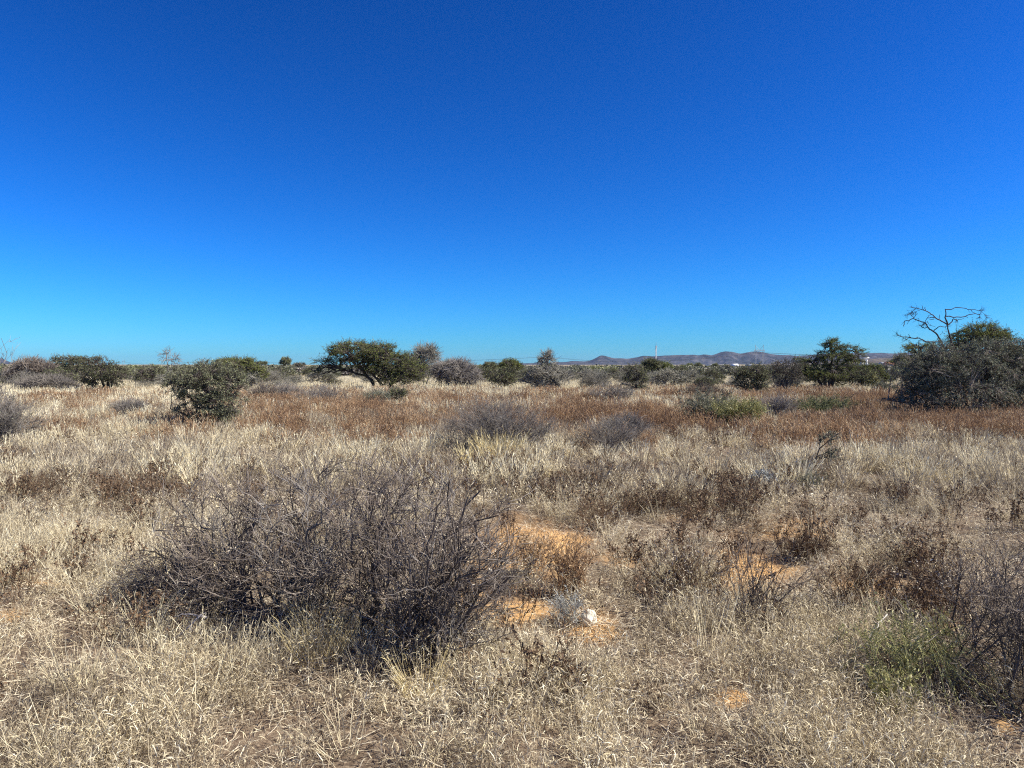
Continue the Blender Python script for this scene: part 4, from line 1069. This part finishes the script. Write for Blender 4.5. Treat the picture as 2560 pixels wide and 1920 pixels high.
def tuft_forb(g, n=9, h=.4, rad=.06, w=.004, leaf=.014, nl=9, br=5, mat=0):
    """dry branching herb with small leaves/seed heads"""
    G = Geo()
    a = g.random(n) * 6.283; r = rad * np.sqrt(g.random(n))
    p0 = np.stack([np.cos(a) * r, np.sin(a) * r, np.zeros(n)], 1)
    d = nrm(np.stack([np.cos(a) * .22, np.sin(a) * .22, np.ones(n)], 1) + g.normal(size=(n, 3)) * .12)
    P = grow(p0, d, h * (.5 + .6 * g.random(n)), 5, .07, (0, 0, 0), g)
    V, Q = tubes(P, np.full((n, 1), w * .5) * np.linspace(1, .6, 5)[None], 3); G.add(V, Q, mat, rep(.1 + .4 * g.random(n), 15))
    m = n * br
    p, t, i, f = on_paths(P, m, .3, 1, g)
    P2 = grow(p, turn(t, .5 + .3 * g.random(m), g), h * .25 * (.4 + g.random(m)), 4, .1, (0, 0, .12), g)
    side = nrm(np.cross(P2[:, -1] - P2[:, 0], g.normal(size=(m, 3))))
    V, Q = ribbons(P2, np.full((m, 1), w * .8) * np.linspace(1, .6, 4)[None], side); G.add(V, Q, mat, rep(.2 + .5 * g.random(m), 8))
    k = m * nl // 2
    p, t, i, f = on_paths(P2, k, .3, 1.05, g)
    dl = nrm(g.normal(size=(k, 3))); ll = leaf * (.5 + g.random(k))
    PL = np.stack([p, p + dl * (ll * .5)[:, None], p + dl * ll[:, None]], 1)
    V, Q = ribbons(PL, (ll * .45)[:, None] * np.array([.4, 1, .3])[None], nrm(np.cross(dl, g.normal(size=(k, 3))))); G.add(V, Q, mat, rep(.3 + .7 * g.random(k), 6))
    return G

def litter_patch(g, n=60, rad=.16, w=.003):
    """fallen blades and twigs lying on the soil"""
    G = Geo()
    p0 = np.stack([g.normal(size=n) * rad * .6, g.normal(size=n) * rad * .6, .012 + .03 * g.random(n)], 1)
    a = g.random(n) * 6.283
    d = nrm(np.stack([np.cos(a), np.sin(a), g.normal(size=n) * .2], 1))
    P = grow(p0, d, .10 * (.4 + g.random(n)), 4, .18, (0, 0, -.02), g); P[..., 2] = np.maximum(P[..., 2], .008)
    side = nrm(np.cross(d, np.array([0, 0, 1.0])) + g.normal(size=(n, 3)) * .4)
    V, Q = ribbons(P, np.full((n, 1), w) * np.array([.7, 1, .9, .4])[None], side); G.add(V, Q, 0, rep(g.random(n), 8))
    return G

def variants(f, n_var, seed, **kw):
    return [f(np.random.default_rng(seed + i), **kw) for i in range(n_var)]

# ---- where each kind grows (measured on the photo, evaluated on the ground)
def nz(X, Y, s, seed): return fbm(X * s, Y * s, seed, 3)
def clump(X, Y, s, seed, lo, hi): return sstep(lo, hi, nz(X, Y, s, seed))

def BARE_SAND(X, Y):
    m = np.maximum(sandmask(X, Y), np.maximum(sandmask(X, Y + .18), sandmask(X, Y + .36)))   # short of the sand too, so it is not hidden
    return (1 - .96 * np.clip(m * 1.3, 0, 1)) * cover(X, Y)
def cover(X, Y):       # shared gaps where the soil shows between all kinds of grass
    a = sstep(.40, .50, fbm(X * 1.25 + 3, Y * .9, 123, 3))
    return np.where(np.asarray(Y) < 16, .22 + .78 * a, .4 + .6 * a)

def d_curl(px, py, X, Y):
    big = np.clip(gauss(px, py, 200, 1850, 500, 170) + gauss(px, py, 1700, 1800, 800, 190) + gauss(px, py, 250, 1560, 280, 110) + gauss(px, py, 330, 1290, 170, 70)
                  + gauss(px, py, 1650, 1590, 260, 70) + gauss(px, py, 2350, 1870, 350, 120) + .55 * gauss(px, py, 1280, 1660, 180, 60) + .5 * gauss(px, py, 1620, 1420, 120, 60) + .5 * gauss(px, py, 2330, 1400, 200, 60), 0, 1)
    dark = 1 - .7 * np.clip(gauss(px, py, 700, 1540, 360, 80) + gauss(px, py, 1090, 1640, 80, 60) + gauss(px, py, 2300, 1740, 150, 50) + .8 * gauss(px, py, 130, 1720, 150, 60), 0, 1)
    return np.clip((.25 + .95 * big) * dark * (.25 + .95 * clump(X, Y, 1.6, 51, .38, .56)), 0, 1) * BARE_SAND(X, Y)

def d_tall(px, py, X, Y):
    m = np.clip(gauss(px, py, 60, 1330, 190, 150) + gauss(px, py, 300, 1140, 520, 50) + gauss(px, py, 900, 1150, 420, 45) + gauss(px, py, 1600, 1180, 700, 38) + .9 * gauss(px, py, 2350, 1230, 300, 75)
                + gauss(px, py, 200, 1060, 240, 60) + .9 * gauss(px, py, 600, 1670, 220, 60) + 1.0 * gauss(px, py, 820, 1670, 200, 50) + .8 * gauss(px, py, 400, 1620, 120, 60) + .35 * gauss(px, py, 1250, 1250, 180, 50) + .25, 0, 1)
    m = m * (1 - .93 * gauss(px, py, 1500, 1030, 900, 62)) * np.where(py > 1740, .3, 1)
    return m * (.10 + clump(X, Y, .9, 71, .44, .56)) * BARE_SAND(X, Y)

def d_rust(px, py, X, Y):
    return d_rust0(px, py, X, Y) * (1 - .85 * clump(X, Y, .45, 37, .52, .60))
def d_rust0(px, py, X, Y):
    wig = (nz(X, Y, .35, 88) - .5) * 110
    band = sstep(968, 992, py + wig * .3) * (1 - sstep(1092 + wig * .5, 1135 + wig * .5, py)) * sstep(560 + wig, 800 + wig, px) * (.5 + .45 * sstep(1200, 1800, px))
    left = .8 * gauss(px, py, 430, 1085, 90, 28) + .6 * gauss(px, py, 200, 1010, 160, 24) + .6 * gauss(px, py, 700, 1090, 160, 28) + .5 * gauss(px, py, 120, 1085, 90, 20) + .5 * gauss(px, py, 620, 1010, 150, 30)
    right = .8 * gauss(px, py, 2450, 1090, 260, 30) + .5 * gauss(px, py, 2100, 1120, 200, 22)
    return np.clip(band + left + right, 0, 1) * (.35 + .8 * clump(X, Y, .5, 33, .35, .55))

def d_brown(px, py, X, Y):
    m = np.clip(gauss(px, py, 1600, 1260, 380, 60) + .8 * gauss(px, py, 2150, 1380, 350, 90) + .7 * gauss(px, py, 1250, 1200, 200, 40) + .8 * gauss(px, py, 1750, 1480, 150, 80) + .6 * gauss(px, py, 300, 1240, 250, 50)
                + .5 * gauss(px, py, 250, 1640, 200, 60) + .5 * gauss(px, py, 2450, 1560, 200, 70) + .7 * gauss(px, py, 2050, 1560, 160, 60) + .3 * gauss(px, py, 1150, 1700, 400, 90) + .10, 0, 1)
    return np.clip(1.5 * m * (.2 + .9 * clump(X, Y, 1.1, 21, .42, .55)), 0, 1) * (.3 + .7 * BARE_SAND(X, Y))

scatter('curly_grass', 'short pale curled dry grass covering the foreground', variants(tuft_curl, 7, 1000), [M_STRAW], wedge(82, 2.1, 8.5, 1, d_curl), 1, .7, 1.35)
scatter('curly_grass', 'short pale curled dry grass in the middle ground', variants(tuft_curl, 5, 1050, n=20, h=.2, rad=.09, w=.0065, leafy=2.6), [M_STRAW], wedge(26, 8.3, 17, 2, lambda px, py, X, Y: .55 * (.2 + clump(X, Y, .9, 51, .4, .6)) * BARE_SAND(X, Y)), 2, .8, 1.4)
scatter('grey_grass', 'dull grey-brown dead grass between the pale tufts', variants(tuft_curl, 5, 1100, n=22, h=.16, rad=.07, w=.0032, leafy=2), [M_GREYG], wedge(60, 2.1, 12, 3, lambda px, py, X, Y: (.2 + .5 * clump(X, Y, 1.3, 61, .42, .6)) * BARE_SAND(X, Y)), 3, .7, 1.3)
scatter('grass_litter', 'fallen dry blades and twigs lying on the sand', variants(litter_patch, 6, 1150), [M_LITTER], wedge(34, 2.1, 11, 4, lambda px, py, X, Y: 1 - .62 * np.clip(sandmask(X, Y) * 1.1, 0, 1)), 4, .7, 1.4, lean=.03)
scatter('tall_dry_grass', 'upright yellow dry grass near the camera', variants(tuft_straight, 6, 1200, n=40, h=.30, rad=.07, w=.003, lean=.5, wig=.09, K=7), [M_YEL], wedge(38, 2.4, 9, 5, lambda *a: np.clip(d_tall(*a) * 1.1, 0, 1)), 5, .6, 1.25)
scatter('tall_dry_grass', 'tall feathery yellow dry grass on the left and across the middle ground', variants(tuft_straight, 7, 1250, n=60, h=.36, rad=.11, w=.0072, lean=.5, seeds=.7), [M_YEL], wedge(13, 8.8, 30, 6, d_tall), 6, .4, 1.3, lean=.16)
scatter('grey_grass', 'grey-tan dry grass across the middle ground', variants(tuft_straight, 5, 1270, n=44, h=.30, rad=.12, w=.007, lean=.6, seeds=.6), [M_GREYG], wedge(12, 8.8, 32, 16, lambda px, py, X, Y: .7 * (.3 + clump(X, Y, .6, 67, .4, .6)) * (1 - .8 * d_rust(px, py, X, Y))), 16, .65, 1.35, lean=.16)
scatter('brown_herbs', 'dark brown dead herbs with small curled leaves in the middle ground', variants(tuft_forb, 6, 1300, n=8, h=.26, rad=.08, w=.0045, leaf=.017), [M_BROWN], wedge(26, 3.0, 18, 7, d_brown), 7, .6, 1.35)
scatter('red_grass', 'rust-red dry grass band crossing the middle distance', variants(tuft_forb, 6, 1350, n=22, h=.44, rad=.22, w=.009, leaf=.016, nl=7, br=6), [M_RUST], wedge(10, 12.5, 36, 8, d_rust), 8, .35, 1.25)
scatter('red_grass', 'rust-red dry grass at the far rim of the red band', variants(tuft_forb, 5, 1400, n=26, h=.38, rad=.4, w=.016, leaf=.03, nl=7, br=5), [M_RUST], wedge(3.0, 35, 52, 9, d_rust), 9, .8, 1.3)
scatter('far_grass', 'pale tan grass between the bushes of the far scrub', variants(tuft_straight, 5, 1450, n=50, h=.36, rad=.5, w=.02, lean=.4, seeds=.5), [M_YEL], wedge(2.6, 26, 110, 10, lambda px, py, X, Y: (.3 + clump(X, Y, .12, 91, .42, .6)) * (1 - .9 * d_rust(px, py, X, Y))), 10, .7, 1.3)
# stalks standing on the bare sand, and small twigs everywhere near
scatter('sand_stalks', 'thin brown dry stalks standing on the bare orange sand', variants(tuft_forb, 5, 1500, n=4, h=.2, rad=.05, w=.003, leaf=.010, nl=4, br=4), [M_RUST], wedge(20, 3.5, 9, 11, lambda px, py, X, Y: .75 * np.clip(sandmask(X, Y) * 2, 0, 1) * (1 - .65 * gauss(px, py, 1330, 1365, 90, 36))), 11, .5, 1.2)

def pebble_patch(g, n=14, rad=.14):
    G = Geo()
    for _ in range(n):
        c = np.array([g.normal() * rad, g.normal() * rad, .004]); r = .003 + .009 * g.random() ** 3
        V = np.array([(1, 0, 0), (0, 1, 0), (-1, 0, 0), (0, -1, 0), (.5, .5, .7), (-.5, .5, .6), (-.5, -.5, .7), (.5, -.5, .6)]) * (r * (.7 + .6 * g.random((8, 1)))) + c
        G.add(V, [(0, 1, 5, 4), (1, 2, 6, 5), (2, 3, 7, 6), (3, 0, 4, 7), (4, 5, 6, 7)], 0, float(g.random()))
    return G
M_PEB = organic('pebbles', [(.10, .06, .04), (.30, .19, .11), (.50, .40, .30)], 0, .4)
scatter('pebbles', 'tiny pebbles and crumbs of soil on the bare sand', variants(pebble_patch, 5, 1560), [M_PEB], wedge(16, 2.3, 9, 12, lambda px, py, X, Y: np.clip(sandmask(X, Y) * 2, .1, 1)), 12, .7, 1.3, lean=.02)['category'] = 'pebbles'

# far scrub masses beyond the last separate bushes (nobody could count them)
def far_bush(g, leafy):
    lobes = [(0, 0, .9, 1.6, 1.6, .7), (-.9, .3, .8, .9, .9, .5), (.9, -.2, .8, .9, .9, .6)]
    G = Geo(); pts, _ = lobe_points(g, lobes, 420, .5); n = len(pts)
    d = nrm(g.normal(size=(n, 3)) * (1, 1, .6)); PL = grow(pts, d, .32 * (.5 + g.random(n)), 3, .2, (0, 0, 0), g)
    V, Q = ribbons(PL, np.full((n, 1), .17 if leafy else .10) * np.array([.6, 1, .4])[None], nrm(np.cross(d, g.normal(size=(n, 3))))); G.add(V, Q, 0, rep(g.random(n), 6))
    return G
def far_d(seed, lo, hi, base):
    return lambda px, py, X, Y: base * (.1 + clump(X, Y, .012, seed, lo, hi))
for i, (mt, sd, nm, lb) in enumerate([(M_LEAF, 3, 'far_scrub', 'distant dark olive scrub merging into one mass'), (M_TWIG, 5, 'far_scrub', 'distant grey leafless scrub merging into one mass'), (M_LEAF_GREY, 7, 'far_scrub', 'distant pale grey-green scrub merging into one mass')]):
    vv = [far_bush(np.random.default_rng(1600 + i * 10 + k), i != 1) for k in range(4)]
    p1 = wedge(.022, 110, 330, 20 + i, far_d(sd, .35, .6, .9)); p2 = wedge(.0035, 330, 1300, 30 + i, far_d(sd + 1, .35, .6, .9))
    p1 = np.concatenate([p1, np.full((len(p1), 1), .95)], 1); p2 = np.concatenate([p2, np.full((len(p2), 1), 1.35)], 1)
    scatter(nm, lb, vv, [mt], np.concatenate([p1, p2]), 40 + i, .7, 1.3, lean=.05)['category'] = 'scrub'

# ================================================================== DISTINCT GRASS TUFTS
TUFTS = [(1245, 1165, .62, .26, M_GOLD, 'tall golden grass tuft in front of the purple-grey leafless bush'),
         (1185, 1168, .42, .18, M_GOLD, 'small golden grass tuft left of the tall one before the purple-grey bush'),
         (795, 1665, .34, .12, M_GOLD, 'golden grass tuft under the front of the large thorn bush'),
         (1052, 1745, .27, .09, M_GOLD, 'small golden grass tuft by the root of the large thorn bush'),
         (505, 1175, .55, .3, M_YEL, 'large rounded yellow grass tuft above the left part of the large thorn bush'),
         (400, 1185, .45, .22, M_YEL, 'yellow grass tuft left of the large rounded one'),
         (2530, 1215, .5, .35, M_YEL, 'bright straw tuft at the right edge leaning left'),
         (180, 1765, .3, .07, M_YEL, 'thin straw tuft of long blades in the lower left corner'),
         (2010, 1165, .4, .2, M_STRAW, 'pale straw tuft just left of the thorny sapling')]
for i, (px, py, h, rad, m, lab) in enumerate(TUFTS):
    X, Y = at(px, py); g = np.random.default_rng(700 + i)
    G = tuft_straight(g, n=int(260 if rad > .15 else 130), h=h, rad=rad, w=max(.003, .0009 * Y * .75), lean=.45, seeds=.6, K=6, wig=.06)
    o = link('grass_tuft', G.mesh('grass_tuft', [m]), None, (X, Y, gz(X, Y) - .01))
    tag(o, lab, 'grass tuft')

# ================================================================== ROCKS AND STICKS
def rock(name, label, px, py, r, col, seed, squash=(1, 1, 1), d=None, pits=True):
    import bmesh
    X, Y = at(px, py); bm = bmesh.new(); bmesh.ops.create_icosphere(bm, subdivisions=4, radius=1)
    g = np.random.default_rng(seed)
    from mathutils import noise as mn
    off = Vector(g.random(3) * 50)
    planes = [(Vector(nrm(g.normal(size=3))), .72 + .2 * g.random()) for _ in range(14)]
    for v in bm.verts:
        p = v.co.copy()
        for n_, dd in planes:
            e = p.dot(n_) - dd
            if e > 0: p -= n_ * e * .85
        p += v.co * (mn.noise(v.co * 2.2 + off) * .12 + mn.noise(v.co * 7 + off) * .05)
        v.co = Vector((p.x * squash[0], p.y * squash[1], p.z * squash[2])) * r
    me = bpy.data.meshes.new(name); bm.to_mesh(me); bm.free()
    m = bpy.data.materials.new(name + '_stone'); nt, N, L = nodes(m)
    out = N.new('ShaderNodeOutputMaterial'); bs = N.new('ShaderNodeBsdfPrincipled'); bs.inputs['Roughness'].default_value = .85
    tc = N.new('ShaderNodeTexCoord'); no = N.new('ShaderNodeTexNoise'); no.inputs['Scale'].default_value = 2.6 / r / 3; no.inputs['Detail'].default_value = 8; no.inputs['Roughness'].default_value = .7
    L.new(tc.outputs['Object'], no.inputs['Vector'])
    rp = N.new('ShaderNodeValToRGB'); e = rp.color_ramp.elements
    e[0].position = .36; e[0].color = (*[c * .16 for c in col], 1); e[1].position = .45; e[1].color = (*[c * .8 for c in col], 1); q = e.new(.6); q.color = (*col, 1)
    L.new(no.outputs['Fac'], rp.inputs[0]); L.new(rp.outputs[0], bs.inputs['Base Color'])
    bp = N.new('ShaderNodeBump'); bp.inputs['Distance'].default_value = r * .15; bp.inputs['Strength'].default_value = .8; L.new(no.outputs['Fac'], bp.inputs['Height']); L.new(bp.outputs[0], bs.inputs['Normal'])
    L.new(bs.outputs[0], out.inputs[0]); me.materials.append(m)
    o = link(name, me, None, (X, Y, gz(X, Y) + r * squash[2] * .72)); o.rotation_euler = (0, .15, g.random() * 6)
    tag(o, label, 'rock'); return o
rock('white_rock', 'white quartz rock with dark pits lying on orange sand right of the large thorn bush', 1474, 1560, .056, (.76, .71, .58), 4, (.95, .9, 1.05))
rock('orange_stone', 'small orange-pink stone in grey litter below the white rock', 1388, 1626, .028, (.42, .30, .20), 5, (1.2, .8, .5))
rock('pale_stone', 'small grey-white stone half buried in dry grass in the lower centre', 1490, 1700, .036, (.5, .47, .42), 6, (1.2, .8, .6))

STICKS = [([(1462, 1602, .10), (1440, 1640, .09), (1405, 1690, .06), (1365, 1740, .02)], .0042, 'long pale dry stalk slanting down left from the white rock', (.6, .53, .42)),
          ([(505, 1536, .22), (470, 1568, .15), (425, 1608, .04)], .0065, 'pale broken stick slanting at the lower left side of the large thorn bush', (.45, .42, .4)),
          ([(430, 1545, .18), (470, 1540, .19), (510, 1548, .17)], .007, 'short grey fallen branch at the left foot of the large thorn bush', (.32, .29, .28)),
          ([(1480, 1718, .08), (1540, 1728, .09), (1610, 1738, .05)], .0035, 'thin pale stalk lying almost level in the lower centre grass', (.62, .56, .45)),
          ([(370, 1690, .12), (450, 1700, .13), (560, 1740, .04)], .0035, 'long pale bent grass stalk in the lower left', (.6, .54, .4)),
          ([(2180, 1600, .16), (2200, 1570, .2), (2225, 1540, .16)], .004, 'thin pale twig slanting behind the green broom bush', (.5, .46, .4)),
          ([(1560, 1610, .12), (1540, 1640, .1), (1510, 1680, .05)], .003, 'short thin pale stalk right of the long one below the white rock', (.6, .53, .42)),
          ([(455, 1668, .14), (540, 1655, .15), (650, 1690, .08)], .0035, 'long straw-coloured blade arching under the large thorn bush', (.62, .54, .36))]
for i, (pts, r, lab, col) in enumerate(STICKS):
    x, y = at(pts[len(pts) // 2][0], pts[len(pts) // 2][1] + 30)
    g = np.random.default_rng(i); A = []
    for px, py, z in pts:
        dd = (H - z) * F / (py - HOR); A.append(((px - 1280) / F * dd, dd, z))
    A = np.array(A); K = 9; s = np.linspace(0, len(A) - 1, K); k = np.minimum(s.astype(int), len(A) - 2); f = (s - k)[:, None]
    P = A[k] * (1 - f) + A[k + 1] * f; P[1:-1] += g.normal(size=(K - 2, 3)) * .004
    o0 = P[-1].copy(); P = P - o0
    G = Geo(); V, Q = tubes(P[None], (r * np.linspace(.55, 1, K))[None], 5); G.add(V, Q, 0, .5)
    p, t, _, f = on_paths(P[None], 5, .1, .8, g); P2 = grow(p, turn(t, .6 * np.ones(5), g), .05 * np.ones(5), 3, .2, (0, 0, 0), g); V, Q = tubes(P2, np.full((5, 3), r * .4), 3); G.add(V, Q, 0, .5)
    o = link('dry_stick', G.mesh('dry_stick', [plain('stick_%s' % 'pale' if i % 2 else 'stick_wood', col, .8)]), None, tuple(o0))
    tag(o, lab, 'stick')

# ================================================================== FAR STRUCTURES
M_STEEL = plain('galvanised_steel', (.30, .31, .33), .6, .2)
M_MAST = plain('mast_paint', (.55, .55, .56), .6)
M_WHITE = plain('white_wall', (.78, .76, .72), .8, noise=.06)
M_ROOF = plain('pale_metal_roof', (.74, .74, .73), .5)
M_TERR = plain('terracotta_roof', (.45, .22, .14), .8, noise=.15)
M_DARKW = plain('dark_window', (.04, .045, .05), .3)
M_WIRE = plain('wire', (.10, .10, .11), .6)

def bar(G, a, b, r, sides=4):
    P = np.array([[a, b]], float); V, Q = tubes(P, np.array([[r, r]], float), sides); G.add(V, Q, 0, .5)

def pylon(px, d, top_py, label):
    """H-frame pylon: two splayed lattice legs, raised V necks, crossbeam"""
    X = (px - 1280) / F * d; Z = gz(X, d); h = H - (top_py - HOR) / F * d - Z
    root = thing('power_pylon', label, 'pylon', (X, d, Z), 'pylons of the power line')
    w = h * .15; rr = .16
    for s in (-1, 1):
        G = Geo(); bx = s * w
        for c in (-1, 1):
            for e in (-1, 1):
                bar(G, (bx + c * .55, e * .4, -.5), (bx + c * .30, e * .25, h * .72), rr * .5)
        nseg = 8
        for k in range(nseg):
            z0, z1 = h * .72 * k / nseg, h * .72 * (k + 1) / nseg; c = 1 if k % 2 else -1
            bar(G, (bx - c * .5, -.3, z0), (bx + c * .5, -.3, z1), rr * .35)
        link('leg', G.mesh('leg', [M_STEEL]), root)
        G = Geo()
        bar(G, (bx, 0, h * .72), (bx + s * .35, 0, h), rr * .8); bar(G, (bx - s * .1, 0, h * .72), (s * w * .12, 0, h * .80), rr * .6); bar(G, (bx + s * .3, 0, h * .97), (s * w * .15, 0, h * .80), rr * .6)
        link('peak', G.mesh('peak', [M_STEEL]), root)
    G = Geo(); bar(G, (-w * 1.5, 0, h * .76), (w * 1.5, 0, h * .76), rr); bar(G, (-w * 1.5, 0, h * .79), (w * 1.5, 0, h * .79), rr * .6)
    for k in range(7):
        x = -w * 1.5 + w * .5 * k; bar(G, (x, 0, h * .76), (min(w * 1.5, x + w * .25), 0, h * .79), rr * .4)
    link('crossbeam', G.mesh('crossbeam', [M_STEEL]), root)
    for x in (-w * 1.35, 0, w * 1.35):
        G = Geo(); bar(G, (x, 0, h * .76), (x, 0, h * .68), .12, 6); link('insulator', G.mesh('insulator', [M_STEEL]), root)
    return [Vector((X + x, d, Z + h * .68)) for x in (-w * 1.35, 0, w * 1.35)]
spec = [(1898, 604, 862, 'tall H-shaped steel pylon in front of the hills right of the radio mast'), (1371, 845, 878, 'steel pylon half hidden behind the spire-topped bare tree'),
        (513, 1250, 891, 'far steel pylon on the skyline above the round olive tree'), (309, 1800, 899, 'farthest steel pylon on the skyline at the left')]
att = [pylon(*q) for q in spec]
# the line goes on past the frame on both sides
att = [[p + Vector((330, -240, 0)) for p in att[0]]] + att + [[p + Vector((-560, 560, 0)) for p in att[-1]]]
WL = ['nearest span of the power line running right out of view', 'power line span between the tall right pylon and the pylon behind the spire-topped tree', 'power line span above the umbrella acacia skyline', 'power line span between the two far left pylons', 'farthest power line span leaving the view at the left']
for i in range(len(att) - 1):
    G = Geo()
    for a, b in zip(att[i], att[i + 1]):
        t = np.linspace(0, 1, 24)[:, None]; P = np.array(a)[None] * (1 - t) + np.array(b)[None] * t
        sag = 6.5 * (4 * t * (1 - t))[:, 0]; P[:, 2] -= sag
        V, Q = tubes(P[None], np.full((1, 24), .055), 3); G.add(V, Q, 0, .5)
    o0 = np.array(att[i][0])
    G.v = [v - o0 for v in G.v]
    o = link('power_line', G.mesh('power_line', [M_WIRE]), None, tuple(o0)); tag(o, WL[i], 'power line')

def mast(px, d, top_py):
    X = (px - 1280) / F * d; Z = gz(X, d); h = H - (top_py - HOR) / F * d - Z
    root = thing('radio_mast', 'slender lattice radio mast with antennas standing before the hills', 'mast', (X, d, Z))
    G = Geo(); w0, w1 = 1.25, .5
    c3 = [(math.cos(a), math.sin(a)) for a in (.5, .5 + 2.094, .5 + 4.189)]
    for cx, cy in c3: bar(G, (cx * w0, cy * w0, -.5), (cx * w1, cy * w1, h * .86), .13)
    ns = 16
    for k in range(ns):
        z0, z1 = h * .86 * k / ns, h * .86 * (k + 1) / ns; wa = w0 + (w1 - w0) * k / ns; wb = w0 + (w1 - w0) * (k + 1) / ns
        for q in range(3):
            a, b = c3[q], c3[(q + 1) % 3]
            bar(G, (a[0] * wa, a[1] * wa, z0), (b[0] * wb, b[1] * wb, z1), .06); bar(G, (a[0] * wa, a[1] * wa, z0), (b[0] * wa, b[1] * wa, z0), .05)
    link('lattice_tower', G.mesh('lattice_tower', [M_MAST]), root)
    G = Geo(); bar(G, (0, 0, h * .84), (0, 0, h), .12, 6); link('spire', G.mesh('spire', [M_STEEL]), root)
    for z, a in ((h * .82, 0), (h * .82, 2.1), (h * .82, 4.2), (h * .72, .6), (h * .72, 3.4), (h * .90, 1.5)):
        G = Geo(); x, y = math.cos(a) * .85, math.sin(a) * .85; bar(G, (x, y, z - 1.1), (x, y, z + 1.1), .2, 6); link('antenna', G.mesh('antenna', [M_MAST]), root)
mast(1640, 800, 855)

def water_tower(px, d):
    X = (px - 1280) / F * d; Z = gz(X, d)
    root = thing('water_tower', 'white mushroom-shaped water tower on one column behind the open-crowned acacia', 'water tower', (X, d, Z))
    h = H - (892.5 - HOR) / F * d - Z
    def lathe(name, prof, m):
        a = np.linspace(0, 2 * math.pi, 25)[:-1]; n = len(prof)
        V = np.array([(r * math.cos(t), r * math.sin(t), z) for r, z in prof for t in a]); Q = []
        for i in range(n - 1):
            for j in range(24): Q.append((i * 24 + j, i * 24 + (j + 1) % 24, (i + 1) * 24 + (j + 1) % 24, (i + 1) * 24 + j))
        G = Geo(); G.add(V, Q, 0, .5); return link(name, G.mesh(name, [m]), root)
    lathe('column', [(1.2, -.5), (.95, h - 1.8)], M_WHITE)
    lathe('tank', [(.95, h - 1.8), (2.2, h - 1.3), (2.3, h - .5), (2.0, h - .05), (.05, h)], M_WHITE)
water_tower(2166, 700)

def building(name, label, px0, px1, d, h, depth, wall, roof, nwin=3, gable=False, cat='building', lift=0):
    x0 = (px0 - 1280) / F * d; x1 = (px1 - 1280) / F * d; X = (x0 + x1) / 2; w = x1 - x0; Z = gz(X, d) + lift
    root = thing(name, label, cat, (X, d, Z))
    link('wall', box_mesh('wall', -w / 2, w / 2, 0, depth, -1 - lift, h, [wall]), root)
    if gable:
        V = np.array([(-w / 2 - .4, -.5, h + .002), (w / 2 + .4, -.5, h + .002), (w / 2 + .4, depth + .5, h + .002), (-w / 2 - .4, depth + .5, h + .002), (-w / 2 - .4, depth / 2, h + depth * .25), (w / 2 + .4, depth / 2, h + depth * .25)])
        Q = np.array([(0, 1, 5, 4), (2, 3, 4, 5), (0, 3, 2, 1), (1, 2, 5, -1), (3, 0, 4, -1)])
        rm = make_mesh('roof', V, Q, np.zeros(5), np.full(6, .5), [roof])
    else: rm = box_mesh('roof', -w / 2 - .3, w / 2 + .3, -.4, depth + .4, h + .002, h + .35, [roof])
    link('roof', rm, root)
    for k in range(nwin):
        x = -w / 2 + w * (k + .5) / nwin; link('window', box_mesh('window', x - .5, x + .5, -.03, .05, h * .35, h * .75, [M_DARKW]), root)
building('white_shed', 'long low white shed on the plain nearest the radio mast', 1770, 1786, 620, 3.0, 8, M_WHITE, M_ROOF, 3, lift=.5)
building('white_shed', 'low white shed on the plain in the middle of the row left of the pylon', 1796, 1810, 620, 2.8, 8, M_WHITE, M_ROOF, 2, lift=.5)
building('white_building', 'white-roofed building just left of the tall steel pylon', 1832, 1846, 560, 2.4, 6, M_WHITE, M_ROOF, 3, gable=True, lift=.3)
building('white_shed', 'small white shed close to the foot of the tall steel pylon', 1870, 1880, 600, 3.0, 8, M_WHITE, M_ROOF, 2, lift=.6)
building('terracotta_house', 'house with orange roof left of the tangled thicket below the foothills', 2218, 2238, 700, 3.0, 10, M_WHITE, M_TERR, 4, gable=True)
building('dark_roofed_house', 'dark-roofed house left of the orange-roofed house', 2206, 2217, 715, 3.2, 9, M_STEEL, M_STEEL, 3, gable=True)
building('white_house', 'small white house under the water tower at its right', 2176, 2182, 690, 3.6, 6, M_WHITE, M_WHITE, 2)
building('white_house', 'tiny white house halfway between water tower and orange-roofed house', 2198, 2201, 700, 2.8, 5, M_WHITE, M_WHITE, 1)
building('white_house', 'small white house left of the water tower column', 2154, 2158, 690, 6.0, 5, M_WHITE, M_WHITE, 1)
